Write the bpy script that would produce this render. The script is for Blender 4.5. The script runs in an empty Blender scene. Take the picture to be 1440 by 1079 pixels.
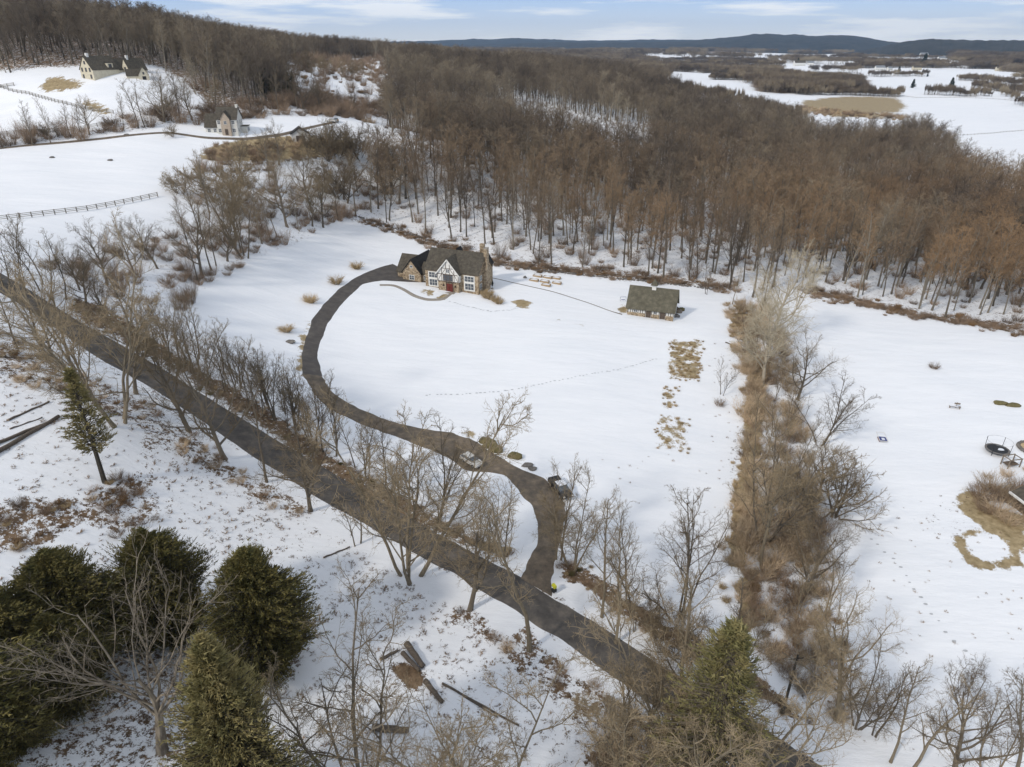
import bpy, math, random
import numpy as np
from mathutils import Vector, Matrix
R = math.radians
C = bpy.context.scene.collection
scene = bpy.context.scene

# ---------------------------------------------------------------- camera, world, sun, exposure
PITCH = R(26.5); HC = 65.0; F = 960.0
cam_d = bpy.data.cameras.new('camera'); cam = bpy.data.objects.new('camera', cam_d); C.objects.link(cam)
cam.location = (0, 0, HC); cam.rotation_euler = (R(90) - PITCH, 0, 0)
cam_d.sensor_fit = 'HORIZONTAL'; cam_d.sensor_width = 36; cam_d.lens = 36 * F / 1440
cam_d.clip_start = 0.5; cam_d.clip_end = 40000
scene.camera = cam
SUN_EL, SUN_X, SUN_Y = R(37), -0.72, -0.69
sun_d = bpy.data.lights.new('sun', 'SUN'); sun_d.energy = 2.1; sun_d.angle = R(5); sun_d.color = (1.0, 0.93, 0.83)
sun = bpy.data.objects.new('sun', sun_d); C.objects.link(sun)
sv = Vector((SUN_X, SUN_Y, math.tan(SUN_EL) * math.hypot(SUN_X, SUN_Y))).normalized()
sun.rotation_euler = sv.to_track_quat('Z', 'Y').to_euler()
world = bpy.data.worlds.new('World'); scene.world = world; world.use_nodes = True
nt = world.node_tree; nt.nodes.clear()
sky = nt.nodes.new('ShaderNodeTexSky'); sky.sky_type = 'NISHITA'; sky.sun_disc = False
sky.sun_elevation = SUN_EL; sky.sun_rotation = math.atan2(SUN_X, SUN_Y); sky.air_density = 1.0; sky.dust_density = 1.2; sky.altitude = 200
tc = nt.nodes.new('ShaderNodeTexCoord'); mp = nt.nodes.new('ShaderNodeMapping'); mp.inputs['Scale'].default_value = (1.6, 1.6, 17)
nz = nt.nodes.new('ShaderNodeTexNoise'); nz.inputs['Scale'].default_value = 3.4; nz.inputs['Detail'].default_value = 8; nz.inputs['Roughness'].default_value = .55
cr = nt.nodes.new('ShaderNodeValToRGB'); cr.color_ramp.elements[0].position = .48; cr.color_ramp.elements[1].position = .62
cr.color_ramp.elements[0].color = (0, 0, 0, 1); cr.color_ramp.elements[1].color = (.75, .75, .75, 1)
mx = nt.nodes.new('ShaderNodeMixRGB'); mx.inputs['Color2'].default_value = (9.0, 9.1, 9.2, 1)
sx_ = nt.nodes.new('ShaderNodeSeparateXYZ'); hr = nt.nodes.new('ShaderNodeValToRGB')   # pale winter sky: near white at the horizon, blue above
e_ = hr.color_ramp.elements; e_[0].position = 0.0; e_[0].color = (.93, .965, 1, 1); e_[1].position = .062; e_[1].color = (.34, .575, 1, 1); q2_ = e_.new(.15); q2_.color = (.42, .63, 1, 1); q_ = e_.new(.34); q_.color = (.56, .63, .74, 1); hx = nt.nodes.new('ShaderNodeVectorMath'); hx.operation = 'SCALE'; hx.inputs['Scale'].default_value = 8.6
hm_ = nt.nodes.new('ShaderNodeMixRGB'); hm_.inputs['Fac'].default_value = .8
bg = nt.nodes.new('ShaderNodeBackground'); bg.inputs['Strength'].default_value = 0.13
out = nt.nodes.new('ShaderNodeOutputWorld')
L = nt.links.new
L(tc.outputs['Generated'], mp.inputs['Vector']); L(mp.outputs['Vector'], nz.inputs['Vector']); L(nz.outputs['Fac'], cr.inputs['Fac'])
L(cr.outputs['Color'], mx.inputs['Fac']); L(tc.outputs['Generated'], sx_.inputs[0]); L(sx_.outputs['Z'], hr.inputs['Fac']); L(hr.outputs['Color'], hx.inputs[0]); L(sky.outputs['Color'], hm_.inputs['Color1']); L(hx.outputs[0], hm_.inputs['Color2']); L(hm_.outputs['Color'], mx.inputs['Color1']); L(mx.outputs['Color'], bg.inputs['Color']); L(bg.outputs['Background'], out.inputs['Surface'])
scene.view_settings.view_transform = 'Standard'; scene.view_settings.look = 'None'; scene.view_settings.gamma = 1; scene.view_settings.exposure = -0.14
scene.cycles.use_denoising = True; scene.cycles.max_bounces = 5; scene.cycles.diffuse_bounces = 2; scene.cycles.transparent_max_bounces = 4
scene.cycles.volume_bounces = 0

# ---------------------------------------------------------------- terrain
cP, sP = math.cos(PITCH), math.sin(PITCH)
def ray(u, v):
    x = (u - 720) / F; y = (539.5 - v) / F
    return np.array([x, cP + y * sP, -sP + y * cP])
def onz(u, v, z):
    d = ray(u, v); t = (z - HC) / d[2]; return (d[0] * t, d[1] * t, z)
def proj(P):
    P = np.asarray(P, float); x, y, z = P[..., 0], P[..., 1], P[..., 2] - HC
    dep = y * cP - z * sP; up = y * sP + z * cP
    dep = np.where(dep < .1, .1, dep)
    return 720 + F * x / dep, 539.5 - F * up / dep
CPX = [(0,1079,6),(360,1079,1),(720,1079,-3),(1080,1079,-7),(1440,1079,-8),(0,800,10),(250,800,4),(500,800,0),(750,800,-2),(1000,800,-6),(1250,800,-8),(1440,800,-8),
(0,640,16),(150,600,15),(300,600,8),(450,640,2),(600,600,0),(800,600,-1),(1000,600,-4),(1250,600,-6),(1440,600,-6),
(0,480,23),(0,400,27),(150,470,17),(250,480,13),(350,480,8),(450,480,4),(600,480,2),(800,480,1),(1000,480,-1),(1200,480,-4),(1440,480,-6),
(0,310,27),(120,310,25),(270,400,14),(400,350,12),(500,320,9),(640,400,4),(640,370,4),(830,385,2),(930,420,0),(1100,410,-2),(1300,445,-5),
(0,210,33),(150,200,34),(320,187,35),(450,190,33),(560,200,30),(250,270,26),(400,260,21),(550,260,15),
(0,150,42),(140,112,52),(0,103,54),(220,110,52),(300,150,42),(430,150,38),(480,100,46)]
CPD = [(0,750,76),(200,750,74),(300,750,68),(420,750,57),(540,900,52),(620,1000,46),(700,1100,40),(0,1500,60),(300,1500,50),(600,1600,35),
(640,400,14),(820,450,20),(900,300,4),(1000,500,5),(1200,370,-12),(900,800,18),(750,900,33),(1000,900,5),(1100,600,-5),(1300,690,-12),(1440,500,-14),
(1330,1440,-8),(1100,1500,-2),(1000,2400,5),(700,2500,15),(1440,2500,0),(0,6000,20),(500,6000,10),(1000,6000,5),(1440,6000,5),(0,16000,0),(720,16000,0),(1440,16000,0)]
pts = [onz(*c) for c in CPX]
for u, D, z in CPD:
    a = math.atan((u - 720) / F / cP); pts.append((D * math.sin(a), D * math.cos(a), z))
pts += [(-60, -10, 8), (0, -10, 0), (60, -10, -5), (-60, 25, 9), (0, 25, -1), (60, 25, -6), (-160, 40, 24), (160, 40, -8), (-200, 150, 30), (220, 150, -6)]
pts = np.array(pts)
def lp(x, y):
    yy = np.asarray(y, float) + 60; r = np.hypot(x, yy)
    return np.stack([np.arctan2(x, yy) * 1.3, np.log(r)], -1)
def kern(d): return np.where(d > 1e-9, d * d * np.log(np.maximum(d, 1e-9)), 0)
Q = lp(pts[:, 0], pts[:, 1]); NQ = len(Q)
K = kern(np.linalg.norm(Q[:, None] - Q[None], axis=-1)) + np.eye(NQ) * 2e-3
Pm = np.hstack([np.ones((NQ, 1)), Q]); A = np.zeros((NQ + 3, NQ + 3)); A[:NQ, :NQ] = K; A[:NQ, NQ:] = Pm; A[NQ:, :NQ] = Pm.T
WT = np.linalg.solve(A, np.concatenate([pts[:, 2], np.zeros(3)]))
def ground(x, y):
    x = np.asarray(x, float); y = np.asarray(y, float); sh = x.shape
    q = lp(x.ravel(), y.ravel()); o = np.empty(len(q))
    for i in range(0, len(q), 50000):
        s = q[i:i + 50000]; o[i:i + 50000] = kern(np.linalg.norm(s[:, None] - Q[None], axis=-1)) @ WT[:NQ] + WT[NQ] + s @ WT[NQ + 1:]
    X, Y = x.ravel(), y.ravel()
    D = np.hypot(X, Y)
    o = o + .25 * np.sin(X / 9 + 1.3 * np.sin(Y / 17)) * np.sin(Y / 11 + X / 23) * np.clip((D - 60) / 100, .25, 1) + np.clip((D - 300) / 600, 0, 3) * 1.2 * np.sin(X / 70 + 1) * np.sin(Y / 95)
    o = o + np.clip((D - 950) / 700, 0, 2) * 5.5 * np.sin(X / 190 + Y / 800 + .6) * np.sin(Y / 270 + X / 900)
    return o.reshape(sh)
def gz(x, y): return float(ground(np.array([x]), np.array([y]))[0])
def at(u, v):
    d = ray(u, v); ts = np.exp(np.linspace(math.log(30), math.log(9000), 700))
    g = HC + d[2] * ts - ground(d[0] * ts, d[1] * ts); k = np.where(g < 0)[0]
    if len(k) == 0: t = ts[-1]
    else:
        k = max(k[0], 1); a, b = ts[k - 1], ts[k]; ga, gb = g[k - 1], g[k]; t = a + (b - a) * ga / (ga - gb)
        tt = np.linspace(a, b, 9); gg = HC + d[2] * tt - ground(d[0] * tt, d[1] * tt); j = np.where(gg < 0)[0]
        if len(j): j = max(j[0], 1); t = tt[j - 1] + (tt[j] - tt[j - 1]) * gg[j - 1] / (gg[j - 1] - gg[j])
    x, y = d[0] * t, d[1] * t
    return Vector((x, y, gz(x, y)))
def hgt(P, vt):   # height whose top shows at picture row vt
    y = P[1]; k = (539.5 - vt) / F   # up = k*dep ; up = y sP + z cP ; dep = y cP - z sP
    z = y * (k * cP - sP) / (cP + k * sP); return z + HC - P[2]
def inpoly(u, v, poly):
    u = np.asarray(u, float); v = np.asarray(v, float); c = np.zeros(u.shape, bool); m = len(poly)
    for i in range(m):
        (x1, y1), (x2, y2) = poly[i], poly[(i + 1) % m]
        if y1 == y2: continue
        k = ((y1 > v) != (y2 > v)) & (u < (x2 - x1) * (v - y1) / (y2 - y1) + x1); c ^= k
    return c

# ---------------------------------------------------------------- materials
def ramp(nt, stops):
    r = nt.nodes.new('ShaderNodeValToRGB'); e = r.color_ramp.elements
    while len(e) < len(stops): e.new(.5)
    for k, (p, c) in enumerate(stops): e[k].position = p; e[k].color = (*c, 1)
    return r
def mat(name, c1, c2=None, scale=3, rough=.85, bump=0, metal=0, stretch=(1, 1, 1), rnd=0, detail=4, spec=.3, coord='Object'):
    m = bpy.data.materials.new(name); m.use_nodes = True; nt = m.node_tree; L = nt.links.new
    b = nt.nodes['Principled BSDF']; b.inputs['Roughness'].default_value = rough; b.inputs['Metallic'].default_value = metal
    b.inputs['Specular IOR Level'].default_value = spec
    c2 = c2 or tuple(x * .8 for x in c1)
    t = nt.nodes.new('ShaderNodeTexCoord'); mp = nt.nodes.new('ShaderNodeMapping'); mp.inputs['Scale'].default_value = stretch
    nz = nt.nodes.new('ShaderNodeTexNoise'); nz.inputs['Scale'].default_value = scale; nz.inputs['Detail'].default_value = detail; nz.inputs['Roughness'].default_value = .6
    r = ramp(nt, [(.35, c1), (.65, c2)])
    L(t.outputs[coord], mp.inputs['Vector']); L(mp.outputs['Vector'], nz.inputs['Vector']); L(nz.outputs['Fac'], r.inputs['Fac'])
    src = r.outputs['Color']
    if rnd:
        oi = nt.nodes.new('ShaderNodeObjectInfo'); hs = nt.nodes.new('ShaderNodeHueSaturation'); mr = nt.nodes.new('ShaderNodeMapRange')
        mr.inputs['To Min'].default_value = 1 - rnd; mr.inputs['To Max'].default_value = 1 + rnd
        L(oi.outputs['Random'], mr.inputs['Value']); L(mr.outputs['Result'], hs.inputs['Value']); L(src, hs.inputs['Color']); src = hs.outputs['Color']
    L(src, b.inputs['Base Color'])
    if bump:
        bp = nt.nodes.new('ShaderNodeBump'); bp.inputs['Strength'].default_value = bump; bp.inputs['Distance'].default_value = .1
        L(nz.outputs['Fac'], bp.inputs['Height']); L(bp.outputs['Normal'], b.inputs['Normal'])
    return m
def wood_mat(name, stops, rough=.9, warm=None, zone=0.012):
    """bark and twigs: colour varies from tree to tree and in broad patches over the land"""
    m = bpy.data.materials.new(name); m.use_nodes = True; nt = m.node_tree; L = nt.links.new
    b = nt.nodes['Principled BSDF']; b.inputs['Roughness'].default_value = rough; b.inputs['Specular IOR Level'].default_value = .15
    oi = nt.nodes.new('ShaderNodeObjectInfo'); g = nt.nodes.new('ShaderNodeNewGeometry')
    nz = nt.nodes.new('ShaderNodeTexNoise'); nz.inputs['Scale'].default_value = zone; nz.inputs['Detail'].default_value = 2
    L(oi.outputs['Location'], nz.inputs['Vector'])
    ma = nt.nodes.new('ShaderNodeMath'); ma.operation = 'MULTIPLY_ADD'; ma.inputs[1].default_value = .6; L(oi.outputs['Random'], ma.inputs[0])
    mb = nt.nodes.new('ShaderNodeMath'); mb.operation = 'MULTIPLY_ADD'; mb.inputs[1].default_value = 1.4; mb.inputs[2].default_value = -.5
    L(nz.outputs['Fac'], mb.inputs[0]); L(mb.outputs[0], ma.inputs[2])
    r = ramp(nt, stops); L(ma.outputs[0], r.inputs['Fac']); src = r.outputs['Color']
    if warm:   # the maples grow on the low ground to the east, oaks and ash up the hill
        sx = nt.nodes.new('ShaderNodeSeparateXYZ'); L(oi.outputs['Location'], sx.inputs[0])
        m1 = nt.nodes.new('ShaderNodeMath'); m1.operation = 'MULTIPLY_ADD'; m1.inputs[1].default_value = -1.6; L(sx.outputs['Y'], m1.inputs[0]); m1.inputs[2].default_value = 520
        m2 = nt.nodes.new('ShaderNodeMath'); m2.operation = 'ADD'; L(sx.outputs['X'], m2.inputs[0]); L(m1.outputs[0], m2.inputs[1])
        mr = nt.nodes.new('ShaderNodeMapRange'); mr.inputs['From Min'].default_value = -60; mr.inputs['From Max'].default_value = 330
        L(m2.outputs[0], mr.inputs['Value'])
        n2 = nt.nodes.new('ShaderNodeTexNoise'); n2.inputs['Scale'].default_value = .025; n2.inputs['Detail'].default_value = 5; L(oi.outputs['Location'], n2.inputs['Vector'])
        r2 = ramp(nt, [(.40, (.05, .05, .05)), (.56, (1, 1, 1))]); L(n2.outputs['Fac'], r2.inputs['Fac'])
        mm = nt.nodes.new('ShaderNodeMath'); mm.operation = 'MULTIPLY'; L(mr.outputs['Result'], mm.inputs[0]); L(r2.outputs['Color'], mm.inputs[1])
        mi = nt.nodes.new('ShaderNodeMixRGB'); L(mm.outputs[0], mi.inputs['Fac']); L(src, mi.inputs['Color1']); mi.inputs['Color2'].default_value = (*warm, 1); src = mi.outputs['Color']
    L(src, b.inputs['Base Color'])
    return m
def coat(name, kind, c1, c2, c3, sx=2.2, sy=5):   # brick / stone / shingle courses
    m = bpy.data.materials.new(name); m.use_nodes = True; nt = m.node_tree; L = nt.links.new
    b = nt.nodes['Principled BSDF']; b.inputs['Roughness'].default_value = .9; b.inputs['Specular IOR Level'].default_value = .2
    t = nt.nodes.new('ShaderNodeTexCoord')
    if kind == 'stone':
        v = nt.nodes.new('ShaderNodeTexVoronoi'); v.inputs['Scale'].default_value = sx; L(t.outputs['Object'], v.inputs['Vector'])
        sp = nt.nodes.new('ShaderNodeSeparateColor'); L(v.outputs['Color'], sp.inputs['Color']); r = ramp(nt, [(.1, c1), (.5, c2), (.9, c3)]); L(sp.outputs['Red'], r.inputs['Fac'])
        h = v.outputs['Distance']
    else:
        nz0 = nt.nodes.new('ShaderNodeTexNoise'); nz0.inputs['Scale'].default_value = sx; nz0.inputs['Detail'].default_value = 8; nz0.inputs['Roughness'].default_value = .7; L(t.outputs['Object'], nz0.inputs['Vector'])
        r = ramp(nt, [(.3, c1), (.5, c2), (.7, c3)]); L(nz0.outputs['Fac'], r.inputs['Fac'])
        wv = nt.nodes.new('ShaderNodeTexWave'); wv.bands_direction = 'Z'; wv.inputs['Scale'].default_value = sy; wv.inputs['Distortion'].default_value = .6; L(t.outputs['Object'], wv.inputs['Vector']); h = wv.outputs['Fac']
    L(r.outputs['Color'], b.inputs['Base Color'])
    bp = nt.nodes.new('ShaderNodeBump'); bp.inputs['Strength'].default_value = .5; bp.inputs['Distance'].default_value = .05; L(h, bp.inputs['Height']); L(bp.outputs['Normal'], b.inputs['Normal'])
    return m
M = dict(
    bark=wood_mat('bark', [(0, (.09, .075, .058)), (.5, (.15, .125, .095)), (1, (.24, .20, .15))]),
    twig=wood_mat('twig', [(0, (.12, .09, .062)), (.5, (.20, .155, .10)), (1, (.31, .24, .15))]),
    barkf=wood_mat('woodland bark', [(0, (.07, .06, .05)), (.5, (.14, .12, .095)), (1, (.30, .265, .21))]),
    twigf=wood_mat('woodland twigs', [(0, (.10, .082, .068)), (.45, (.18, .142, .105)), (.8, (.28, .225, .155)), (1, (.37, .31, .22))], warm=(.31, .20, .11)),
    barkp=mat('pale tan bark', (.27, .22, .15), (.16, .13, .09), 4, rnd=.15, stretch=(3, 3, .6)),
    twigp=mat('pale tan twigs', (.33, .255, .16), (.22, .17, .105), 2, rnd=.15),
    barks=mat('silvery dead bark', (.30, .25, .185), (.10, .08, .06), 1.6, rnd=.05, stretch=(2, 2, .5)),
    silvbark=mat('silvery tan bark', (.50, .44, .34), (.34, .29, .22), 3, rnd=.08, stretch=(3, 3, .6)),
    silvtwig=mat('silvery tan twigs', (.52, .45, .33), (.40, .34, .24), 2, rnd=.08),
    ivy=mat('dark trunk', (.045, .04, .03), (.08, .065, .05), 4),
    needle=mat('dark cedar foliage', (.09, .085, .026), (.21, .17, .055), 1.4, rnd=.15),
    needleo=mat('olive pine foliage', (.17, .15, .058), (.27, .215, .09), 1.2, rnd=.12),
    needley=mat('yellow olive foliage', (.17, .16, .06), (.30, .25, .11), 1.2, rnd=.12),
    needlef=mat('evergreen foliage', (.02, .032, .018), (.04, .052, .026), 1.2, rnd=.2),
    brush=mat('brown brush', (.32, .225, .15), (.20, .145, .10), .5, rnd=.4),
    brusht=mat('tan briars', (.60, .46, .31), (.42, .31, .20), .5, rnd=.3),
    brusho=mat('rusty leaves', (.30, .18, .085), (.21, .14, .075), 1, rnd=.25),
    tanstone=mat('tan stucco stone', (.52, .43, .34), (.42, .34, .26), 2),
    straw=mat('dry straw grass', (.56, .42, .25), (.38, .28, .155), 2, rnd=.2),
    olive=mat('olive shrub', (.12, .105, .045), (.18, .145, .065), 1.5, rnd=.15),
    stone=coat('fieldstone', 'stone', (.20, .15, .10), (.33, .25, .165), (.46, .37, .26), 2.6),
    roof=coat('weathered shingles', 'shingle', (.060, .052, .042), (.10, .087, .068), (.15, .13, .10), 1.3, 5),
    roofd=coat('dark shingles', 'shingle', (.022, .021, .021), (.035, .033, .032), (.05, .047, .045), 1.2, 5),
    barnroof=coat('mossy shingles', 'shingle', (.085, .078, .055), (.13, .118, .085), (.20, .18, .13), .9, 5),
    cream=mat('cream stucco', (.66, .60, .46), (.54, .48, .36), 1.2),
    white=mat('white paint', (.78, .77, .73), (.68, .66, .62), 1.5),
    stucco=mat('offwhite stucco', (.72, .70, .64), (.62, .60, .54), 1.5),
    timber=mat('dark timber', (.13, .10, .075), (.08, .06, .05), 3),
    glass=mat('window glass', (.06, .07, .085), (.10, .115, .13), 1, rough=.12, spec=.6),
    red=mat('red door paint', (.16, .03, .022), (.12, .025, .018), 3, rough=.5),
    dark=mat('black rubber and steel', (.02, .02, .022), (.03, .03, .03), 4, rough=.6),
    grey=mat('grey metal', (.30, .31, .32), (.22, .23, .24), 3, rough=.4, metal=.3),
    silver=mat('silver car paint', (.58, .56, .52), (.50, .48, .45), 2, rough=.35, spec=.5),
    black=mat('black truck paint', (.012, .013, .016), (.02, .02, .022), 2, rough=.3, spec=.5),
    snow=mat('snow cap', (.80, .82, .86), (.76, .78, .83), 2, rough=.7, bump=.3),
    flag=mat('flagstone', (.36, .32, .27), (.25, .22, .18), 2.5, bump=.3),
    plank=mat('weathered timber', (.28, .23, .18), (.17, .135, .10), 3, stretch=(1, 1, 4)),
    log=mat('cut log bark', (.16, .13, .10), (.08, .062, .05), 4, stretch=(.5, 2, 2), bump=.5),
    logend=mat('sawn log end', (.45, .34, .22), (.35, .25, .15), 8),
    fence=mat('grey fence wood', (.30, .27, .23), (.20, .18, .15), 3),
    rock=mat('dark field rock', (.12, .11, .10), (.22, .20, .18), 1.5, rough=.9, bump=.5),
    soil=mat('bare soil', (.10, .072, .05), (.16, .115, .075), 2, bump=.5),
    yellow=mat('yellow paint', (.65, .62, .03), (.5, .5, .05), 3, rough=.5),
    blue=mat('blue plastic', (.03, .05, .22), (.05, .06, .18), 3, rough=.4),
)

# ---------------------------------------------------------------- helpers
def link(o, parent=None):
    C.objects.link(o)
    if parent is not None: o.parent = parent
    return o
def tag(o, label, cat, group=None, kind=None):
    if label: o['label'] = label
    if cat: o['category'] = cat
    if group: o['group'] = group
    if kind: o['kind'] = kind
    return o
def empty(name, loc, rz=0, label=None, cat=None, group=None):
    o = bpy.data.objects.new(name, None); o.empty_display_size = .5; o.location = loc; o.rotation_euler = (0, 0, rz)
    return tag(link(o), label, cat, group)
class MB:
    def __init__(s): s.v = []; s.f = []
    def box(s, x0, x1, y0, y1, z0, z1, T=None):
        n = len(s.v); c = [(x, y, z) for z in (z0, z1) for y in (y0, y1) for x in (x0, x1)]
        if T is not None: c = [tuple(T @ Vector(p)) for p in c]
        s.v += c; s.f += [tuple(n + i for i in q) for q in ((0, 2, 3, 1), (4, 5, 7, 6), (0, 1, 5, 4), (2, 6, 7, 3), (0, 4, 6, 2), (1, 3, 7, 5))]; return s
    def prism(s, poly, axis, a, b, T=None):   # closed polygon extruded along axis between a and b
        n = len(s.v); m = len(poly)
        def P(p, q): return {'x': (q, p[0], p[1]), 'y': (p[0], q, p[1]), 'z': (p[0], p[1], q)}[axis]
        c = [P(p, a) for p in poly] + [P(p, b) for p in poly]
        if T is not None: c = [tuple(T @ Vector(p)) for p in c]
        s.v += c; s.f += [tuple(n + i for i in range(m))[::-1], tuple(n + m + i for i in range(m))]
        s.f += [(n + i, n + (i + 1) % m, n + m + (i + 1) % m, n + m + i) for i in range(m)]; return s
    def tube(s, pts, rad, k=6):
        n = len(s.v); pts = [Vector(p) for p in pts]
        if not hasattr(rad, '__len__'): rad = [rad] * len(pts)
        for i, p in enumerate(pts):
            d = (pts[min(i + 1, len(pts) - 1)] - pts[max(i - 1, 0)]).normalized(); a = d.orthogonal().normalized() if abs(d.z) > .9 else d.cross(Vector((0, 0, 1))).normalized(); b = d.cross(a)
            for j in range(k):
                t = 2 * math.pi * j / k; s.v.append(tuple(p + (a * math.cos(t) + b * math.sin(t)) * rad[i]))
        for i in range(len(pts) - 1):
            for j in range(k): s.f.append((n + i * k + j, n + i * k + (j + 1) % k, n + (i + 1) * k + (j + 1) % k, n + (i + 1) * k + j))
        s.f += [tuple(n + j for j in range(k))[::-1], tuple(n + (len(pts) - 1) * k + j for j in range(k))]; return s
    def blob(s, c, r, seed=0, amp=.25, nu=10, nv=6):
        rn = random.Random(seed); n = len(s.v); ph = [rn.uniform(0, 6.28) for _ in range(6)]
        for i in range(nv + 1):
            t = math.pi * i / nv
            for j in range(nu):
                a = 2 * math.pi * j / nu; q = 1 + amp * (math.sin(2 * a + ph[0]) * math.sin(2 * t + ph[1]) + .6 * math.sin(3 * a + ph[2] + t * 2))
                s.v.append((c[0] + r[0] * q * math.sin(t) * math.cos(a), c[1] + r[1] * q * math.sin(t) * math.sin(a), c[2] + r[2] * q * math.cos(t)))
        for i in range(nv):
            for j in range(nu): s.f.append((n + i * nu + j, n + (i + 1) * nu + j, n + (i + 1) * nu + (j + 1) % nu, n + i * nu + (j + 1) % nu))
        return s
    def mesh(s, name, m, smooth=False):
        me = bpy.data.meshes.new(name); me.from_pydata(s.v, [], s.f); me.materials.append(m)
        if smooth: me.polygons.foreach_set('use_smooth', [True] * len(me.polygons))
        me.update(); return me
    def build(s, name, m, parent=None, smooth=False):
        return link(bpy.data.objects.new(name, s.mesh(name, m, smooth)), parent)
def copy_tree(o, loc, rz=0, sc=None, label=None, group=None):
    c = o.copy(); C.objects.link(c); c.location = loc; c.rotation_euler = (0, 0, rz)
    if sc is not None: c.scale = sc
    if label: c['label'] = label
    if group: c['group'] = group
    for ch in list(o.children):
        d = ch.copy(); C.objects.link(d); d.parent = c
        for g in list(ch.children): e = g.copy(); C.objects.link(e); e.parent = d
    return c
TOPE = [(-120,315),(-50,353),(0,383),(50,411),(100,442),(150,471),(200,499),(273,545),(335,582),(400,622),(450,651),(495,677),(570,720),(625,753),(676,781),(730,806),(782,838),(830,868),(882,903),(950,945),(1027,988),(1073,1020),(1140,1062),(1200,1100),(1290,1150)]
BOTE = [(-120,352),(-50,390),(0,418),(50,446),(100,478),(140,508),(200,541),(245,570),(300,606),(350,642),(400,672),(442,702),(507,738),(560,768),(613,799),(650,818),(690,841),(757,884),(815,922),(874,962),(930,1005),(985,1048),(1030,1085),(1090,1130),(1150,1180)]
# ---------------------------------------------------------------- the ground: one polar sheet out to the horizon
def px_field(U, V, polys):
    m = np.zeros(U.shape)
    for val, poly in polys:
        m = np.maximum(m, val * inpoly(U, V, poly))
    return m
na, nr = 560, 1300
az = np.linspace(R(-80), R(80), na); rr = np.exp(np.linspace(math.log(10), math.log(15000), nr))
AZ, RR = np.meshgrid(az, rr); GX = RR * np.sin(AZ); GY = RR * np.cos(AZ); GZ = ground(GX, GY)
rs = np.random.RandomState(4)
U, V = proj(np.stack([GX, GY, GZ], -1))
# ragged the outlines a little
U2 = U + 5 * np.sin(GX * .9 + 2 * np.sin(GY * .7)) * np.sin(GY * .8) ; V2 = V + 3 * np.sin(GY * .9 + 1.5 * np.sin(GX * .6)) * np.sin(GX * .7)
# fraction of the ground that is litter and brush showing through the snow
WOOD = [(505,305),(600,335),(700,368),(820,380),(1000,400),(1050,418),(1130,404),(1200,418),(1300,440),(1440,458),(1700,500),(1700,300),(1440,275),(1350,255),(1330,218),(1300,200),(1150,190),(1000,165),(940,140),(930,120),(700,88),(540,100),(560,150),(545,180),(575,215),(560,250),(530,270)]
HILLW = [(-900,106),(0,103),(110,94),(215,92),(250,110),(290,150),(400,150),(415,130),(400,95),(420,85),(540,84),(640,90),(720,80),(720,-200),(-900,-200)]
LEFTW = [(270,250),(300,215),(420,203),(560,215),(545,270),(520,306),(480,318),(420,338),(350,372),(262,432),(215,440),(150,410),(100,400),(60,380),(230,330),(280,310)]
BELT = [(-200,222),(0,208),(100,198),(230,180),(400,165),(570,168),(570,148),(400,140),(230,155),(100,186),(0,196),(-200,208)]
HEDGE = [(1025,425),(1075,425),(1110,470),(1125,560),(1140,620),(1160,760),(1175,840),(1190,960),(1200,1010),(1150,1010),(1100,960),(1030,900),(1025,800),(1020,650),(1040,560),(1030,480)]
NVERGE = [(110,415),(150,430),(205,470),(260,505),(330,545),(400,590),(470,640),(530,675),(600,715),(650,745),(700,765),(725,785),(705,790),(640,760),(590,740),(520,705),(460,668),(390,612),(320,570),(250,522),(190,488),(140,462),(90,432)]
NVERGE2 = [(790,790),(830,800),(900,850),(960,885),(1040,930),(1100,980),(1160,1030),(1130,1020),(1070,985),(990,935),(930,905),(870,865),(820,830),(785,808)]
SVERGE = [(-50,440),(30,470),(80,505),(150,540),(195,560),(260,600),(330,650),(400,690),(445,720),(430,735),(380,710),(310,675),(230,625),(205,650),(220,700),(230,735),(170,760),(120,740),(120,700),(200,660),(190,600),(100,560),(-50,520)]
SV2 = [(640,845),(680,860),(700,900),(740,880),(790,930),(850,975),(900,1000),(960,1040),(1000,1079),(820,1079),(830,1040),(800,990),(740,960),(690,900),(640,880)]
RSH = [(p[0] + 1.5, p[1] - 3.5) for p in TOPE] + [(p[0] - 2.5, p[1] + 5) for p in BOTE[::-1]]
litter = px_field(U2, V2, [(.40, WOOD), (.66, HILLW), (.36, LEFTW), (.5, BELT), (.42, RSH), (.40, HEDGE), (.72, NVERGE), (.72, NVERGE2), (.54, SVERGE), (.56, SV2),
    (.62, [(-30,720),(40,700),(110,700),(120,740),(60,770),(-30,780)]),
    (.5, [(360,372),(420,345),(470,322),(480,318),(420,338),(350,375)]),
    (.72, [(1130,404),(1200,418),(1300,440),(1440,458),(1440,470),(1300,450),(1200,428),(1130,414)]),
    (.7, [(500,305),(600,335),(700,365),(820,378),(1000,398),(1000,406),(820,390),(700,376),(600,346),(500,312)]),
    (.9, [(555,940),(575,930),(597,950),(590,972),(570,968)]),
    (.5, [(-100,1079),(-100,830),(60,800),(200,800),(440,880),(420,950),(330,1000),(250,1100)]),
    
    (.36, [(200,560),(330,650),(440,730),(560,800),(660,860),(760,930),(900,1079),(640,1079),(520,900),(330,800),(210,720)]),
    (.30, [(-100,480),(120,560),(200,640),(120,740),(-100,820)]),
    (.33, [(1340,690),(1360,680),(1375,700),(1440,690),(1440,790),(1400,800),(1340,770),(1250,740)]),
    (.22, [(960,480),(1030,480),(1040,900),(900,850),(1000,640)]), (.25, [(1150,900),(1240,880),(1330,960),(1440,1000),(1440,1079),(1200,1079),(1150,1000)])])
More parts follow.
